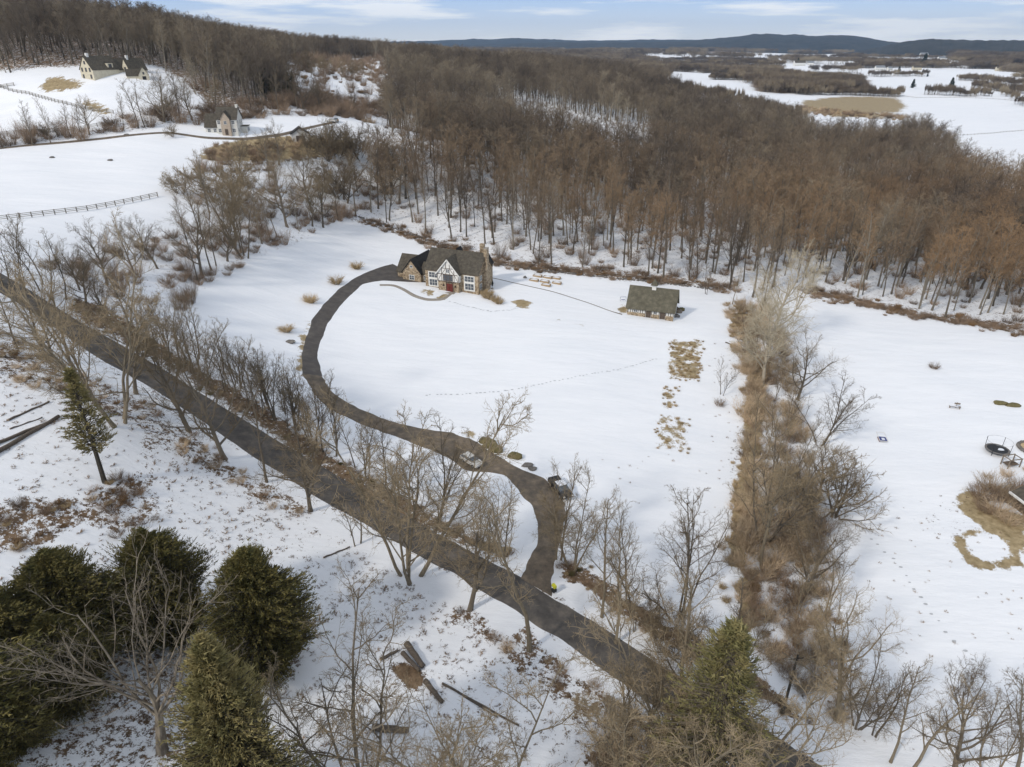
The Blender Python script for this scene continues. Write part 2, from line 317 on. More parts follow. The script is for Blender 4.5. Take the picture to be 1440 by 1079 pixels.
# bare grass: olive-tan where the snow has melted off
grass = px_field(U2, V2, [
    (.62, [(944,478),(990,476),(983,536),(938,534)]), (.58, [(934,545),(953,545),(948,577),(929,575)]), (.45, [(926,580),(970,590),(966,638),(922,630)]),
    (1, [(56,120),(75,108),(110,115),(112,124),(90,128),(60,125)]), (1, [(115,140),(150,150),(160,160),(130,156)]),
    (1, [(275,222),(300,205),(350,196),(430,192),(500,200),(490,215),(430,222),(340,228)]),
    (1, [(1130,142),(1180,136),(1260,138),(1275,148),(1262,158),(1190,160),(1130,155)]), (.8, [(1120,152),(1160,158),(1260,160),(1262,166),(1180,166)]),
    (1, [(1030,440),(1060,440),(1075,470),(1050,482),(1030,470)]), (1, [(1040,640),(1062,640),(1062,700),(1048,800),(1020,800),(1035,700)]), (.9, [(1036,900),(1060,880),(1070,800),(1040,800)]),
    (1, [(1044,700),(1062,700),(1075,560),(1085,500),(1060,500),(1045,600)]),
    (1, [(722,424),(738,421),(752,426),(746,433),(730,433)]), (.8, [(776,449),(795,450),(792,454),(778,453)]), (.7, [(805,456),(830,457),(828,460),(810,459)]),
    (1, [(590,405),(604,404),(612,411),(604,417),(594,414)]), (.9, [(616,418),(626,412),(633,416),(622,423)]),
    (1, [(1344,700),(1362,690),(1400,715),(1440,725),(1440,800),(1410,800),(1375,798),(1352,785),(1343,765),(1352,748),(1390,742),(1345,720)]),
    (.9, [(870,442),(872,432),(880,428),(884,445)]), (.8, [(690,760),(722,770),(715,790),(660,765)]), (.7, [(640,604),(665,608),(668,616),(645,612)])])
ring = inpoly(U, V, [(1357,765),(1362,755),(1380,750),(1405,752),(1418,768),(1420,782),(1400,792),(1375,786),(1360,775)])
grass = np.where(ring, 0, grass); litter = np.where(ring, .05, litter)
grass = np.maximum(grass, .9 * (inpoly(U2, V2, [(418,500),(426,470),(440,440),(446,440),(436,470),(432,505),(432,530),(416,520)])))
far = np.clip((RR - 900) / 800, 0, 1)
FARW = [(900,60),(1700,58),(1700,104),(1440,104),(1350,92),(1343,76),(1165,74),(900,75)]
SNOWP = [(1185,74),(1260,73),(1345,78),(1350,86),(1270,83),(1200,85)]
litter = np.maximum(litter, .8 * inpoly(U, V, [(1050,108),(1225,112),(1228,128),(1100,132),(1060,128)]))
litter = np.maximum(litter, .72 * ((inpoly(U, V, FARW) & ~inpoly(U, V, SNOWP)) | ((V < 74) & (RR > 1200))))
def soften(a, k):
    for _ in range(k):
        a[1:-1] = (a[:-2] + 2 * a[1:-1] + a[2:]) / 4; a[:, 1:-1] = (a[:, :-2] + 2 * a[:, 1:-1] + a[:, 2:]) / 4
    return a
litter = np.maximum(litter, np.where((RR > 900) & (U > 880), .20 + .14 * np.sin(GX / 130) * np.sin(GY / 170), 0))
grass = soften(grass.astype(float), 2); litter = soften(litter.astype(float), 2)
me = bpy.data.meshes.new('ground')
co = np.stack([GX, GY, GZ], -1).reshape(-1, 3).astype(np.float32)
me.vertices.add(len(co)); me.vertices.foreach_set('co', co.ravel())
i = (np.arange(nr - 1)[:, None] * na + np.arange(na - 1)[None]).ravel(); q = np.stack([i, i + na, i + na + 1, i + 1], -1)[:, ::-1]
me.loops.add(q.size); me.loops.foreach_set('vertex_index', q.ravel().astype(np.int32)); me.polygons.add(len(q))
me.polygons.foreach_set('loop_start', (np.arange(len(q)) * 4).astype(np.int32)); me.polygons.foreach_set('loop_total', np.full(len(q), 4, np.int32))
me.polygons.foreach_set('use_smooth', np.ones(len(q), bool)); me.update(calc_edges=True)
for nm, arr in (('litter', litter), ('grass', grass)):
    a = me.attributes.new(nm, 'FLOAT', 'POINT'); a.data.foreach_set('value', arr.ravel().astype(np.float32))
g_ob = link(bpy.data.objects.new('ground', me)); g_ob['kind'] = 'structure'
def ground_mat():
    m = bpy.data.materials.new('snowy ground'); m.use_nodes = True; nt = m.node_tree; L = nt.links.new
    b = nt.nodes['Principled BSDF']; b.inputs['Specular IOR Level'].default_value = .2
    N = nt.nodes.new
    def noise(s, d=5, r=.6, st=None):
        x = N('ShaderNodeTexNoise'); x.inputs['Scale'].default_value = s; x.inputs['Detail'].default_value = d; x.inputs['Roughness'].default_value = r
        g = N('ShaderNodeTexCoord'); 
        if st:
            mp = N('ShaderNodeMapping'); mp.inputs['Scale'].default_value = st; mp.inputs['Rotation'].default_value = (0, 0, .5); L(g.outputs['Object'], mp.inputs['Vector']); L(mp.outputs['Vector'], x.inputs['Vector'])
        else: L(g.outputs['Object'], x.inputs['Vector'])
        return x.outputs['Fac']
    def math_(op, a, bb, c=None, clamp=False):
        x = N('ShaderNodeMath'); x.operation = op; x.use_clamp = clamp
        for k, s in enumerate((a, bb, c)):
            if s is None: continue
            if isinstance(s, (int, float)): x.inputs[k].default_value = s
            else: L(s, x.inputs[k])
        return x.outputs[0]
    def mask(attr, n, sharp, off=0.0):
        a = N('ShaderNodeAttribute'); a.attribute_name = attr
        # covered where the noise falls under the attribute
        nn = math_('MULTIPLY_ADD', n, 2.6, -.8)
        d = math_('SUBTRACT', a.outputs['Fac'], nn)
        return math_('MULTIPLY_ADD', d, sharp, off, True)
    n1 = noise(.75, 7, .68); n2 = noise(2.2, 6, .65)
    n3 = noise(6.5, 4, .6); mixn = math_('MULTIPLY_ADD', n1, .42, math_('MULTIPLY_ADD', n2, .36, math_('MULTIPLY', n3, .22)))
    ml = mask('litter', mixn, 9)
    mg = mask('grass', math_('MULTIPLY_ADD', noise(.5, 7, .65), .7, math_('MULTIPLY', noise(4.5, 5, .65), .3)), 5, .75)
    a = N('ShaderNodeAttribute'); a.attribute_name = 'grass'
    mg = math_('MULTIPLY', mg, math_('MULTIPLY', a.outputs['Fac'], 3.5, None, True))
    sn = ramp(nt, [(.3, (.83, .84, .86)), (.7, (.90, .90, .91))]); L(noise(.05, 6, .6, (1, 4, 1)), sn.inputs['Fac'])
    li = ramp(nt, [(.3, (.06, .04, .026)), (.45, (.15, .098, .058)), (.6, (.24, .16, .095)), (.75, (.17, .13, .075))]); L(noise(1.1, 8, .7), li.inputs['Fac'])
    gr = ramp(nt, [(.3, (.19, .14, .07)), (.5, (.34, .26, .145)), (.7, (.50, .39, .24))]); L(noise(.8, 8, .7), gr.inputs['Fac'])
    m1 = N('ShaderNodeMixRGB'); L(ml, m1.inputs['Fac']); L(sn.outputs['Color'], m1.inputs['Color1']); L(li.outputs['Color'], m1.inputs['Color2'])
    m2 = N('ShaderNodeMixRGB'); L(mg, m2.inputs['Fac']); L(m1.outputs['Color'], m2.inputs['Color1']); L(gr.outputs['Color'], m2.inputs['Color2'])
    L(m2.outputs['Color'], b.inputs['Base Color']); b.inputs['Roughness'].default_value = .8
    bp = N('ShaderNodeBump'); bp.inputs['Strength'].default_value = .45; bp.inputs['Distance'].default_value = .9
    L(math_('ADD', math_('MULTIPLY', noise(.12, 8, .6, (1, 3.5, 1)), .8), math_('MULTIPLY', ml, .18)), bp.inputs['Height']); L(bp.outputs['Normal'], b.inputs['Normal'])
    return m
me.materials.append(ground_mat())

# ---------------------------------------------------------------- roads: draped ribbons between two edge lines
def resample(poly, step):
    P = [np.array(p, float) for p in poly]; out = [P[0]]
    for a, b in zip(P[:-1], P[1:]):
        k = max(1, int(np.linalg.norm(b - a) / step))
        for j in range(1, k + 1): out.append(a + (b - a) * j / k)
    return np.array(out)
def smooth_line(L_, it=2):
    for _ in range(it):
        Q2 = L_.copy(); Q2[1:-1] = (L_[:-2] + 2 * L_[1:-1] + L_[2:]) / 4; L_ = Q2
    return L_
def ribbon(name, e1, e2, m, lift=.05, nseg=90, ncross=8, edge_noise=.25, kind='structure'):
    def line(e):
        P = np.array([at(*p)[:] for p in e]); s = np.concatenate([[0], np.cumsum(np.linalg.norm(np.diff(P[:, :2], axis=0), axis=1))]); s /= s[-1]
        t = np.linspace(0, 1, nseg); X = np.stack([np.interp(t, s, P[:, k]) for k in (0, 1)], -1); return smooth_line(X, 6)
    A_, B_ = line(e1), line(e2); rn = np.random.RandomState(len(name))
    def ragged(): 
        w1 = np.convolve(rn.rand(nseg + 40), np.hanning(11) / 5, 'same')[20:-20]; w2 = np.convolve(rn.rand(nseg + 40), np.hanning(5) / 2, 'same')[20:-20]
        return ((w1 - w1.mean()) * 2.2 + (w2 - w2.mean()) * .5)[:, None] * edge_noise
    dn = B_ - A_; dn /= np.linalg.norm(dn, axis=1)[:, None] + 1e-9
    A_ = A_ + dn * ragged(); B_ = B_ + dn * ragged()
    t = np.linspace(0, 1, ncross)[None, :, None]; X = A_[:, None] * (1 - t) + B_[:, None] * t
    Z = ground(X[..., 0], X[..., 1]) + lift
    Z[:, 0] -= lift * 2.2; Z[:, -1] -= lift * 2.2
    mb = MB(); mb.v = [tuple(p) for p in np.dstack([X, Z[..., None]]).reshape(-1, 3)]
    mb.f = [(i * ncross + j, (i + 1) * ncross + j, (i + 1) * ncross + j + 1, i * ncross + j + 1) for i in range(nseg - 1) for j in range(ncross - 1)]
    o = mb.build(name, m, smooth=True); 
    me = o.data; me.update()
    if sum(p.normal.z for p in me.polygons) < 0: me.flip_normals()
    if kind: o['kind'] = kind
    return o
def road_mat(name, a, b_, c, sc=.5):
    m = bpy.data.materials.new(name); m.use_nodes = True; nt = m.node_tree; L = nt.links.new; b = nt.nodes['Principled BSDF']; b.inputs['Roughness'].default_value = .85; b.inputs['Specular IOR Level'].default_value = .25
    t = nt.nodes.new('ShaderNodeTexCoord'); n1 = nt.nodes.new('ShaderNodeTexNoise'); n1.inputs['Scale'].default_value = sc; n1.inputs['Detail'].default_value = 9; n1.inputs['Roughness'].default_value = .68
    L(t.outputs['Object'], n1.inputs['Vector']); r = ramp(nt, [(.32, a), (.5, b_), (.68, c)]); L(n1.outputs['Fac'], r.inputs['Fac']); L(r.outputs['Color'], b.inputs['Base Color'])
    return m
asph = road_mat('worn asphalt', (.062, .057, .053), (.105, .094, .084), (.175, .15, .125), .45)
asph2 = road_mat('dark drive asphalt', (.07, .063, .058), (.095, .084, .076), (.13, .115, .10))
grav = road_mat('gravel drive', (.09, .075, .06), (.15, .12, .09), (.24, .185, .13), .7)
topE = TOPE
botE = BOTE
ribbon('road', topE, botE, asph, lift=.06, nseg=260, ncross=9, edge_noise=.5)
ribbon('driveway', [(548,369),(530,374),(505,386),(480,402),(455,425),(437,448),(428,475),(422,500),(424,525)], [(612,400),(575,398),(540,395),(512,400),(488,422),(466,450),(452,480),(448,505),(456,530)], asph2, lift=.06, nseg=120, edge_noise=.35)
ribbon('gravel_drive', [(424,525),(436,552),(465,578),(510,600),(560,618),(620,642),(655,664),(682,664),(706,668),(724,690),(744,712),(753,738),(751,765),(738,794),(728,812)],
       [(456,530),(468,551),(495,568),(535,586),(585,600),(640,608),(672,617),(700,638),(735,658),(773,674),(794,698),(802,722),(792,755),(782,790),(780,842)], grav, lift=.08, nseg=200, edge_noise=.6)
ribbon('path', [(534,399),(555,399),(570,405),(585,414),(600,419),(622,419),(633,411)], [(534,403),(552,403),(565,409),(580,419),(600,425),(625,424),(640,412)], M['flag'], lift=.10, nseg=50, ncross=4, edge_noise=.05)
ribbon('farm_lane', [(-60,212),(0,207),(100,197),(200,187),(235,184),(290,192),(345,193),(400,186),(440,176),(470,170)], [(-60,217),(0,211),(100,202),(200,191),(235,188),(290,197),(345,199),(402,192),(442,181),(472,174)], grav, lift=.12, nseg=90, ncross=4)
# ---------------------------------------------------------------- tree meshes
class TM:   # trunk tubes and thin twig blades gathered as arrays
    def __init__(s): s.tv = []; s.tf = []; s.cv = []; s.cf = []
def tubev(V, Fc, pts, rad, k):
    n = len(V); m = len(pts)
    for i in range(m):
        d = pts[min(i + 1, m - 1)] - pts[max(i - 1, 0)]; d /= (np.linalg.norm(d) + 1e-9)
        a = np.cross(d, (0.3, .9, .31)); a /= np.linalg.norm(a) + 1e-9; b = np.cross(d, a)
        for j in range(k):
            t = 6.28318 * j / k; V.append(pts[i] + (a * math.cos(t) + b * math.sin(t)) * rad[i])
    for i in range(m - 1):
        for j in range(k): Fc.append((n + i * k + j, n + i * k + (j + 1) % k, n + (i + 1) * k + (j + 1) % k, n + (i + 1) * k + j))
def grow(rs, p, d, length, r, lvl, P, T):
    """one branch: steps along, wobbling, then its side branches"""
    ns = P['segs'][min(lvl, len(P['segs']) - 1)]; pts = [p]; rads = [r]; dd = d / np.linalg.norm(d)
    tip = P['tip'] if lvl else P['tip0']
    for i in range(ns):
        dd = dd + rs.normal(0, P['wob'][min(lvl, len(P['wob']) - 1)], 3) + np.array((0, 0, P['up'][min(lvl, len(P['up']) - 1)])); dd /= np.linalg.norm(dd)
        p = p + dd * length / ns; pts.append(p); rads.append(r * (1 - (1 - tip) * (i + 1) / ns))
    if lvl == 0: rads[0] *= 1.35
    pts = np.array(pts)
    if lvl >= P['blade']:
        w = rads[0] * 2.0; q = np.cross(dd, rs.normal(0, 1, 3)); q /= np.linalg.norm(q) + 1e-9; n = len(T.cv)
        if ns == 1: T.cv += [pts[0] - q * w / 2, pts[0] + q * w / 2, pts[-1]]; T.cf.append((n, n + 1, n + 2))
        else:
            for i in range(ns): T.cv += [pts[i] - q * w / 2 * (1 - i / ns), pts[i] + q * w / 2 * (1 - i / ns)]
            T.cv.append(pts[-1])
            for i in range(ns - 1): T.cf.append((n + 2 * i, n + 2 * i + 1, n + 2 * i + 3, n + 2 * i + 2))
            T.cf.append((n + 2 * ns - 2, n + 2 * ns - 1, n + 2 * ns))
    elif lvl <= P.get('trunklvl', 1): tubev(T.tv, T.tf, pts, rads, P['sides'][lvl])
    else: tubev(T.cv, T.cf, pts, rads, P['sides'][min(lvl, len(P['sides']) - 1)])
    if lvl >= P['levels']: return
    nc = P['n'][lvl]; nc = max(1, int(nc * rs.uniform(.8, 1.2)))
    t0, t1 = P['span'][lvl]
    for k in range(nc):
        t = t0 + (t1 - t0) * ((k + rs.uniform(0, 1)) / nc) ; f = t * ns; i = min(int(f), ns - 1); q = pts[i] * (1 - f + i) + pts[i + 1] * (f - i)
        ax = pts[i + 1] - pts[i]; ax /= np.linalg.norm(ax); s = np.cross(ax, rs.normal(0, 1, 3))
        if lvl == 0:
            a = k * 2.4 + rs.uniform(-.5, .5); s = np.array((math.cos(a), math.sin(a), 0))
        s /= np.linalg.norm(s) + 1e-9
        an = R(rs.uniform(*P['ang'][lvl])); nd = ax * math.cos(an) + s * math.sin(an)
        ln = P['len'][lvl] * rs.uniform(.7, 1.25) * (1 - P['taper'][lvl] * (t - t0) / max(1e-6, 1 - t0)) * (length if lvl else P['h'])
        rr_ = min(np.interp(t, (0, 1), (rads[0], rads[-1])) * P['rr'][lvl], 99)
        rr_ = max(rr_, P['rmin'][lvl])
        grow(rs, q, nd, ln, rr_, lvl + 1, P, T)
def tree_mesh(seed, P, mt, mc, name):
    rs = np.random.RandomState(seed); T = TM(); P = dict(P)
    stems = P.get('stems', 1)
    for k in range(stems):
        a = rs.uniform(0, 6.28); ln = P.get('lean', .05)
        d = np.array((math.cos(a) * ln, math.sin(a) * ln, 1.0)); b = np.array((math.cos(a), math.sin(a), 0)) * (.25 if stems > 1 else 0)
        grow(rs, b + np.array((0, 0, -.9)), d, P['h'] * (P['trunk'] if k == 0 else P['trunk'] * rs.uniform(.7, 1)), P['r'] * (1 if k == 0 else .8), 0, P, T)
    def mk(V, Fc, m, nm):
        me = bpy.data.meshes.new(nm); me.from_pydata([tuple(v) for v in V], [], Fc); me.materials.append(m); me.update(); return me
    zt = max(v[2] for v in T.cv)
    return mk(T.tv, T.tf, mt, name + '_trunk'), mk(T.cv, T.cf, mc, name + '_crown'), zt
FORESTP = dict(h=26, r=.25, trunk=.88, tip0=.25, tip=.35, segs=[9, 4, 3, 1, 1], wob=[.035, .13, .2, .2], up=[.02, .09, .06, .03], blade=3, levels=4, sides=[6, 4, 3],
    n=[21, 7, 6, 5], span=[(.38, 1), (.2, 1), (.15, 1), (.1, 1)], ang=[(24, 50), (25, 50), (25, 55), (25, 60)], len=[.21, .48, .55, .6], taper=[.5, .3, .3, .2], rr=[.42, .5, .5, .5], rmin=[.045, .028, .02, .017])
OPENP = dict(h=17, r=.30, trunk=.72, tip0=.2, tip=.3, segs=[7, 6, 4, 2, 1], wob=[.08, .16, .2, .22, .2], up=[.02, .12, .08, .04, 0], blade=3, levels=4, sides=[7, 5, 3],
    n=[17, 9, 8, 7], span=[(.22, 1), (.2, 1), (.12, 1), (.1, 1)], ang=[(35, 68), (28, 55), (25, 60), (25, 60)], len=[.44, .46, .5, .6], taper=[.5, .4, .3, .2], rr=[.45, .5, .5, .5], rmin=[.045, .022, .014, .0105], lean=.1)
SAPP = dict(OPENP, h=11, r=.11, n=[13, 6, 5, 5], len=[.30, .45, .5, .6], ang=[(22, 42), (22, 45), (20, 50), (25, 60)], trunk=.9, span=[(.25, 1), (.2, 1), (.15, 1), (.1, 1)], rmin=[.028, .016, .011, .008], stems=2, lean=.14)
MULTIP = dict(OPENP, h=16, r=.15, stems=5, trunk=.85, lean=.42, n=[9, 7, 6, 6], len=[.30, .46, .5, .6], up=[.035, .06, .04, .02, 0], span=[(.25, 1), (.2, 1), (.12, 1), (.1, 1)], ang=[(25, 52), (25, 50), (25, 60), (25, 60)])
SLIMP = dict(OPENP, h=18, r=.2, trunk=.9, n=[16, 6, 6, 5], len=[.24, .46, .5, .6], ang=[(30, 55), (25, 50), (25, 60), (25, 60)], span=[(.35, 1), (.2, 1), (.12, 1), (.1, 1)])
DEADP = dict(OPENP, h=16, r=.40, trunk=.5, n=[15, 9, 6, 4], len=[.62, .42, .42, .5], taper=[.15, .4, .3, .2], ang=[(18, 58), (20, 42), (20, 50), (25, 60)], up=[0, .09, .06, .02, 0], span=[(.45, 1), (.2, 1), (.12, 1), (.1, 1)], rr=[.36, .5, .5, .5], lean=.01, trunklvl=1)
THORNP = dict(OPENP, h=7, r=.14, trunk=.5, stems=3, lean=.5, n=[9, 8, 7, 5], len=[.5, .5, .5, .6], rmin=[.03, .022, .016, .012], ang=[(30, 75), (30, 60), (25, 60), (25, 60)])
KIND = {}
def kinds(key, P, seeds, mt, mc, name, part='bare_tree'):
    KIND[key] = [(*tree_mesh(s, P, mt, mc, name), name) for s in seeds]
kinds('forest', FORESTP, range(10, 18), M['barkf'], M['twigf'], 'woodland_tree')
kinds('woodmix', dict(FORESTP, h=24, trunk=.8, span=[(.28, 1), (.2, 1), (.15, 1), (.1, 1)], len=[.30, .5, .5, .55], n=[15, 7, 6, 6], ang=[(28, 60), (30, 55), (25, 60), (25, 65)], lean=.08), range(90, 96), M['barkf'], M['twigf'], 'woodland_tree')
kinds('open', OPENP, range(20, 25), M['bark'], M['twig'], 'bare_tree')
kinds('openp', OPENP, range(30, 33), M['barkp'], M['twigp'], 'bare_tree')
kinds('silver', dict(OPENP, n=[20, 10, 8, 8]), [36, 37], M['silvbark'], M['silvtwig'], 'bare_tree')
kinds('sap', SAPP, range(40, 45), M['bark'], M['twig'], 'sapling')
kinds('sapp', SAPP, range(45, 48), M['barkp'], M['twigp'], 'sapling')
kinds('multi', MULTIP, range(50, 53), M['bark'], M['twig'], 'multi_stem_tree')
kinds('multip', dict(MULTIP, n=[10, 8, 7, 6]), range(55, 58), M['barkp'], M['twigp'], 'multi_stem_tree')
kinds('slim', SLIMP, range(60, 64), M['bark'], M['twig'], 'bare_tree')
kinds('slimp', SLIMP, range(64, 67), M['barkp'], M['twigp'], 'bare_tree')
kinds('dead', DEADP, [71], M['barks'], M['barks'], 'bare_tree')
kinds('thorn', THORNP, range(80, 83), M['bark'], M['twig'], 'thorn_tree')
def evergreen(seed, h, rad, n, leaf, mt, mc, name, shape='cone', gap=.0, base=.04):
    rs = np.random.RandomState(seed); T = TM()
    tubev(T.tv, T.tf, np.array([(0, 0, -.4), (.05, 0, h * .35), (0, .08, h * .7), (0, 0, h * .98)]), [h * .022, h * .016, h * .009, .02], 6)
    ph = rs.uniform(0, 6.28, 8)
    nb = int(n / 26)
    for b in range(nb):
        t = base + (1 - base) * rs.uniform(0, 1) ** 1.15; a = rs.uniform(0, 6.28)
        env = (1 - t) ** .75 * (min(1, (t - base + .07) / .16)) if shape == 'cone' else (math.sin(math.pi * min(1, (t * .82 + .2))) ** .7)
        lump = 1 + .22 * math.sin(3 * a + ph[0] + 5 * t) + .16 * math.sin(5 * a + ph[1] + 11 * t) + .10 * math.sin(9 * t * 3 + ph[2])
        if gap and rs.uniform() < gap * .6 * (1 - t) : continue
        r1 = rad * env * lump * rs.uniform(.55, 1.12); c = np.array((math.cos(a), math.sin(a), 0)); up = rs.uniform(.05, .5)
        p0 = np.array((0, 0, t * h - r1 * up * .4)); p1 = c * r1 + np.array((0, 0, t * h + r1 * up * .5)); dr = p1 - p0; dr /= np.linalg.norm(dr)
        tubev(T.tv, T.tf, np.array([p0, p1]), [.03 + .02 * (1 - t), .01], 3)
        s = rs.uniform(.3, 1.08, (26, 1)) ** .7; q = p0 + (p1 - p0) * s + rs.normal(0, rad * .06, (26, 3)) * (1.2 - s)
        d = dr + rs.normal(0, .45, (26, 3)) + np.array((0, 0, .3)); d /= np.linalg.norm(d, axis=1)[:, None]; w = np.cross(d, rs.normal(0, 1, (26, 3))); w /= np.linalg.norm(w, axis=1)[:, None]
        l = leaf * rs.uniform(.6, 1.5, (26, 1)); m = len(T.cv); T.cv += list(np.stack([q - w * l * .15, q + w * l * .15, q + d * l], 1).reshape(-1, 3)); T.cf += [(m + 3 * i, m + 3 * i + 1, m + 3 * i + 2) for i in range(26)]
    def mk(V, Fc, m, nm):
        me = bpy.data.meshes.new(nm); me.from_pydata([tuple(v) for v in V], [], Fc); me.materials.append(m); me.update(); return me
    return mk(T.tv, T.tf, mt, name + '_trunk'), mk(T.cv, T.cf, mc, name + '_crown'), h
KIND['cedar'] = [(*evergreen(s, 9, 3.5, 90000, .21, M['ivy'], M['needle'], 'cedar', 'round'), 'cedar_tree') for s in (1, 2, 3)]
KIND['pine'] = [(*evergreen(s, 11, 3.2, 66000, .17, M['ivy'], M['needleo'], 'pine', 'cone'), 'pine_tree') for s in (4, 5)]
KIND['thin'] = [(*evergreen(6, 11, 2.7, 7500, .26, M['ivy'], M['needleo'], 'pine', 'cone', gap=.7, base=.3), 'pine_tree')]
KIND['sparse'] = [(*evergreen(9, 11, 3.3, 26000, .16, M['bark'], M['needley'], 'pine', 'cone', gap=1.0, base=.08), 'pine_tree')]
KIND['fir'] = [(*evergreen(s, 10, 3.0, 3500, .9, M['ivy'], M['needlef'], 'evergreen', 'cone'), 'evergreen_tree') for s in (7, 8)]
def clump(seed, n, r, h, w, m, name, droop=0, erect=1.2):
    rs = np.random.RandomState(seed); V = []; Fc = []
    for k in range(n):
        a = rs.uniform(0, 6.28); q = r * .55 * math.sqrt(rs.uniform()); p = np.array((math.cos(a) * q, math.sin(a) * q, -.05)); a2 = a + rs.normal(0, .6)
        d = np.array((math.cos(a2) * .8, math.sin(a2) * .8, erect * rs.uniform(.5, 1.4))); d /= np.linalg.norm(d); ln = h * rs.uniform(.5, 1.2)
        e = p + d * ln; mid = (p + e) / 2 + rs.normal(0, .08 * ln, 3); e = e + rs.normal(0, .1 * ln, 3) - np.array((0, 0, droop * ln)); e[2] = max(e[2], .03)
        s = np.cross(d, rs.normal(0, 1, 3)); s /= np.linalg.norm(s); b = len(V); V += [p - s * w, p + s * w, mid + s * w * .8, mid - s * w * .8, e]; Fc += [(b, b + 1, b + 2, b + 3), (b + 3, b + 2, b + 4)]
        for _ in range(3):
            o = mid + (e - mid) * rs.uniform(0, .8); dd = d + rs.normal(0, .7, 3); dd /= np.linalg.norm(dd); b = len(V); V += [o - s * w * .6, o + s * w * .6, o + dd * ln * .4]; Fc.append((b, b + 1, b + 2))
    me = bpy.data.meshes.new(name); me.from_pydata([tuple(v) for v in V], [], Fc); me.materials.append(m); me.update(); return me
CL = dict(brush=[clump(s, 150, 1.5, 1.7, .020, M['brush'], 'brush') for s in (1, 2, 3)], tan=[clump(s, 170, 1.5, 2.0, .020, M['brusht'], 'briars') for s in (4, 5, 6)],
    rust=[clump(s, 150, 1.1, .9, .035, M['brusho'], 'rusty') for s in (7, 8)], straw=[clump(s, 180, .7, 1.1, .022, M['straw'], 'straw', .25, 1.4) for s in (9, 10)],
    tuft=[clump(s, 22, .18, .28, .022, M['brush'], 'tuft', .2, .8) for s in (11, 12)], olive=[clump(s, 260, 1.0, 1.1, .035, M['olive'], 'olive', .1) for s in (13, 14)],
    tall=[clump(s, 130, 1.6, 3.4, .022, M['brush'], 'thicket', 0, 2.2) for s in (15, 16)], tallt=[clump(s, 140, 1.6, 3.4, .022, M['brusht'], 'thicket', 0, 2.2) for s in (17, 18)])

rnd = random.Random(11)
def place(kind, P, h, label, cat='bare tree', group=None, var=None, rz=None, wide=1.0, name=None, lean=0):
    tv = KIND[kind]; tr, crn, zt, nm = tv[(rnd.randrange(len(tv)) if var is None else var) % len(tv)]
    s = h / zt; o = empty(name or nm, P, rz if rz is not None else rnd.uniform(0, 6.28), label, cat, group); o.scale = (s * wide, s * wide, s)
    if lean: o.rotation_euler[1] = lean
    link(bpy.data.objects.new('trunk', tr), o); link(bpy.data.objects.new('crown', crn), o); return o
def placepx(kind, u, v, vt, label, **k):
    P = at(u, v); return place(kind, P, hgt(P, vt), label, **k)

# geometry-node scatter for what nobody could count
def scatter(name, label, pts_, meshes, scales, rots, idx, zs=None, kind='stuff'):
    col = bpy.data.collections.new(name + '_source'); k = 0
    for mlist in meshes:
        if not isinstance(mlist, (list, tuple)): mlist = [mlist]
        o = bpy.data.objects.new('%02d_%s' % (k, name), mlist[0]); k += 1
        if len(mlist) > 1:   # trunk and crown joined in one mesh
            a, b = mlist; me = bpy.data.meshes.new(name); na_ = len(a.vertices)
            vs = [v.co[:] for v in a.vertices] + [v.co[:] for v in b.vertices]; fs = [tuple(p.vertices) for p in a.polygons] + [tuple(i + na_ for i in p.vertices) for p in b.polygons]
            me.from_pydata(vs, [], fs); me.materials.append(a.materials[0]); me.materials.append(b.materials[0])
            mi = np.zeros(len(fs), np.int32); mi[len(a.polygons):] = 1; me.polygons.foreach_set('material_index', mi); o.data = me
        col.objects.link(o)
    me = bpy.data.meshes.new(name); N = len(pts_); me.vertices.add(N); me.vertices.foreach_set('co', np.asarray(pts_, np.float32).ravel())
    for nm, arr in (('sc', scales), ('rz', rots), ('sz', zs if zs is not None else scales)): me.attributes.new(nm, 'FLOAT', 'POINT').data.foreach_set('value', np.asarray(arr, np.float32))
    me.attributes.new('ix', 'INT', 'POINT').data.foreach_set('value', np.asarray(idx, np.int32)); me.update()
    ob = link(bpy.data.objects.new(name, me)); ob['kind'] = kind; ob['label'] = label
    ng = bpy.data.node_groups.new(name, 'GeometryNodeTree'); ng.interface.new_socket('Geometry', in_out='INPUT', socket_type='NodeSocketGeometry'); ng.interface.new_socket('Geometry', in_out='OUTPUT', socket_type='NodeSocketGeometry')
    N_ = ng.nodes.new; L = ng.links.new; gi = N_('NodeGroupInput'); go = N_('NodeGroupOutput'); ip = N_('GeometryNodeInstanceOnPoints'); ci = N_('GeometryNodeCollectionInfo')
    ci.inputs['Collection'].default_value = col; ci.inputs['Separate Children'].default_value = True; ci.inputs['Reset Children'].default_value = True
    def att(nm, t='FLOAT'): x = N_('GeometryNodeInputNamedAttribute'); x.data_type = t; x.inputs['Name'].default_value = nm; return x.outputs['Attribute']
    cx = N_('ShaderNodeCombineXYZ'); cs = N_('ShaderNodeCombineXYZ'); L(att('rz'), cx.inputs['Z']); s_ = att('sc'); L(s_, cs.inputs['X']); L(s_, cs.inputs['Y']); L(att('sz'), cs.inputs['Z'])
    L(gi.outputs[0], ip.inputs['Points']); L(ci.outputs[0], ip.inputs['Instance']); ip.inputs['Pick Instance'].default_value = True
    L(att('ix', 'INT'), ip.inputs['Instance Index']); L(cx.outputs[0], ip.inputs['Rotation']); L(cs.outputs[0], ip.inputs['Scale']); L(ip.outputs[0], go.inputs[0])
    md = ob.modifiers.new('scatter', 'NODES'); md.node_group = ng
    return ob
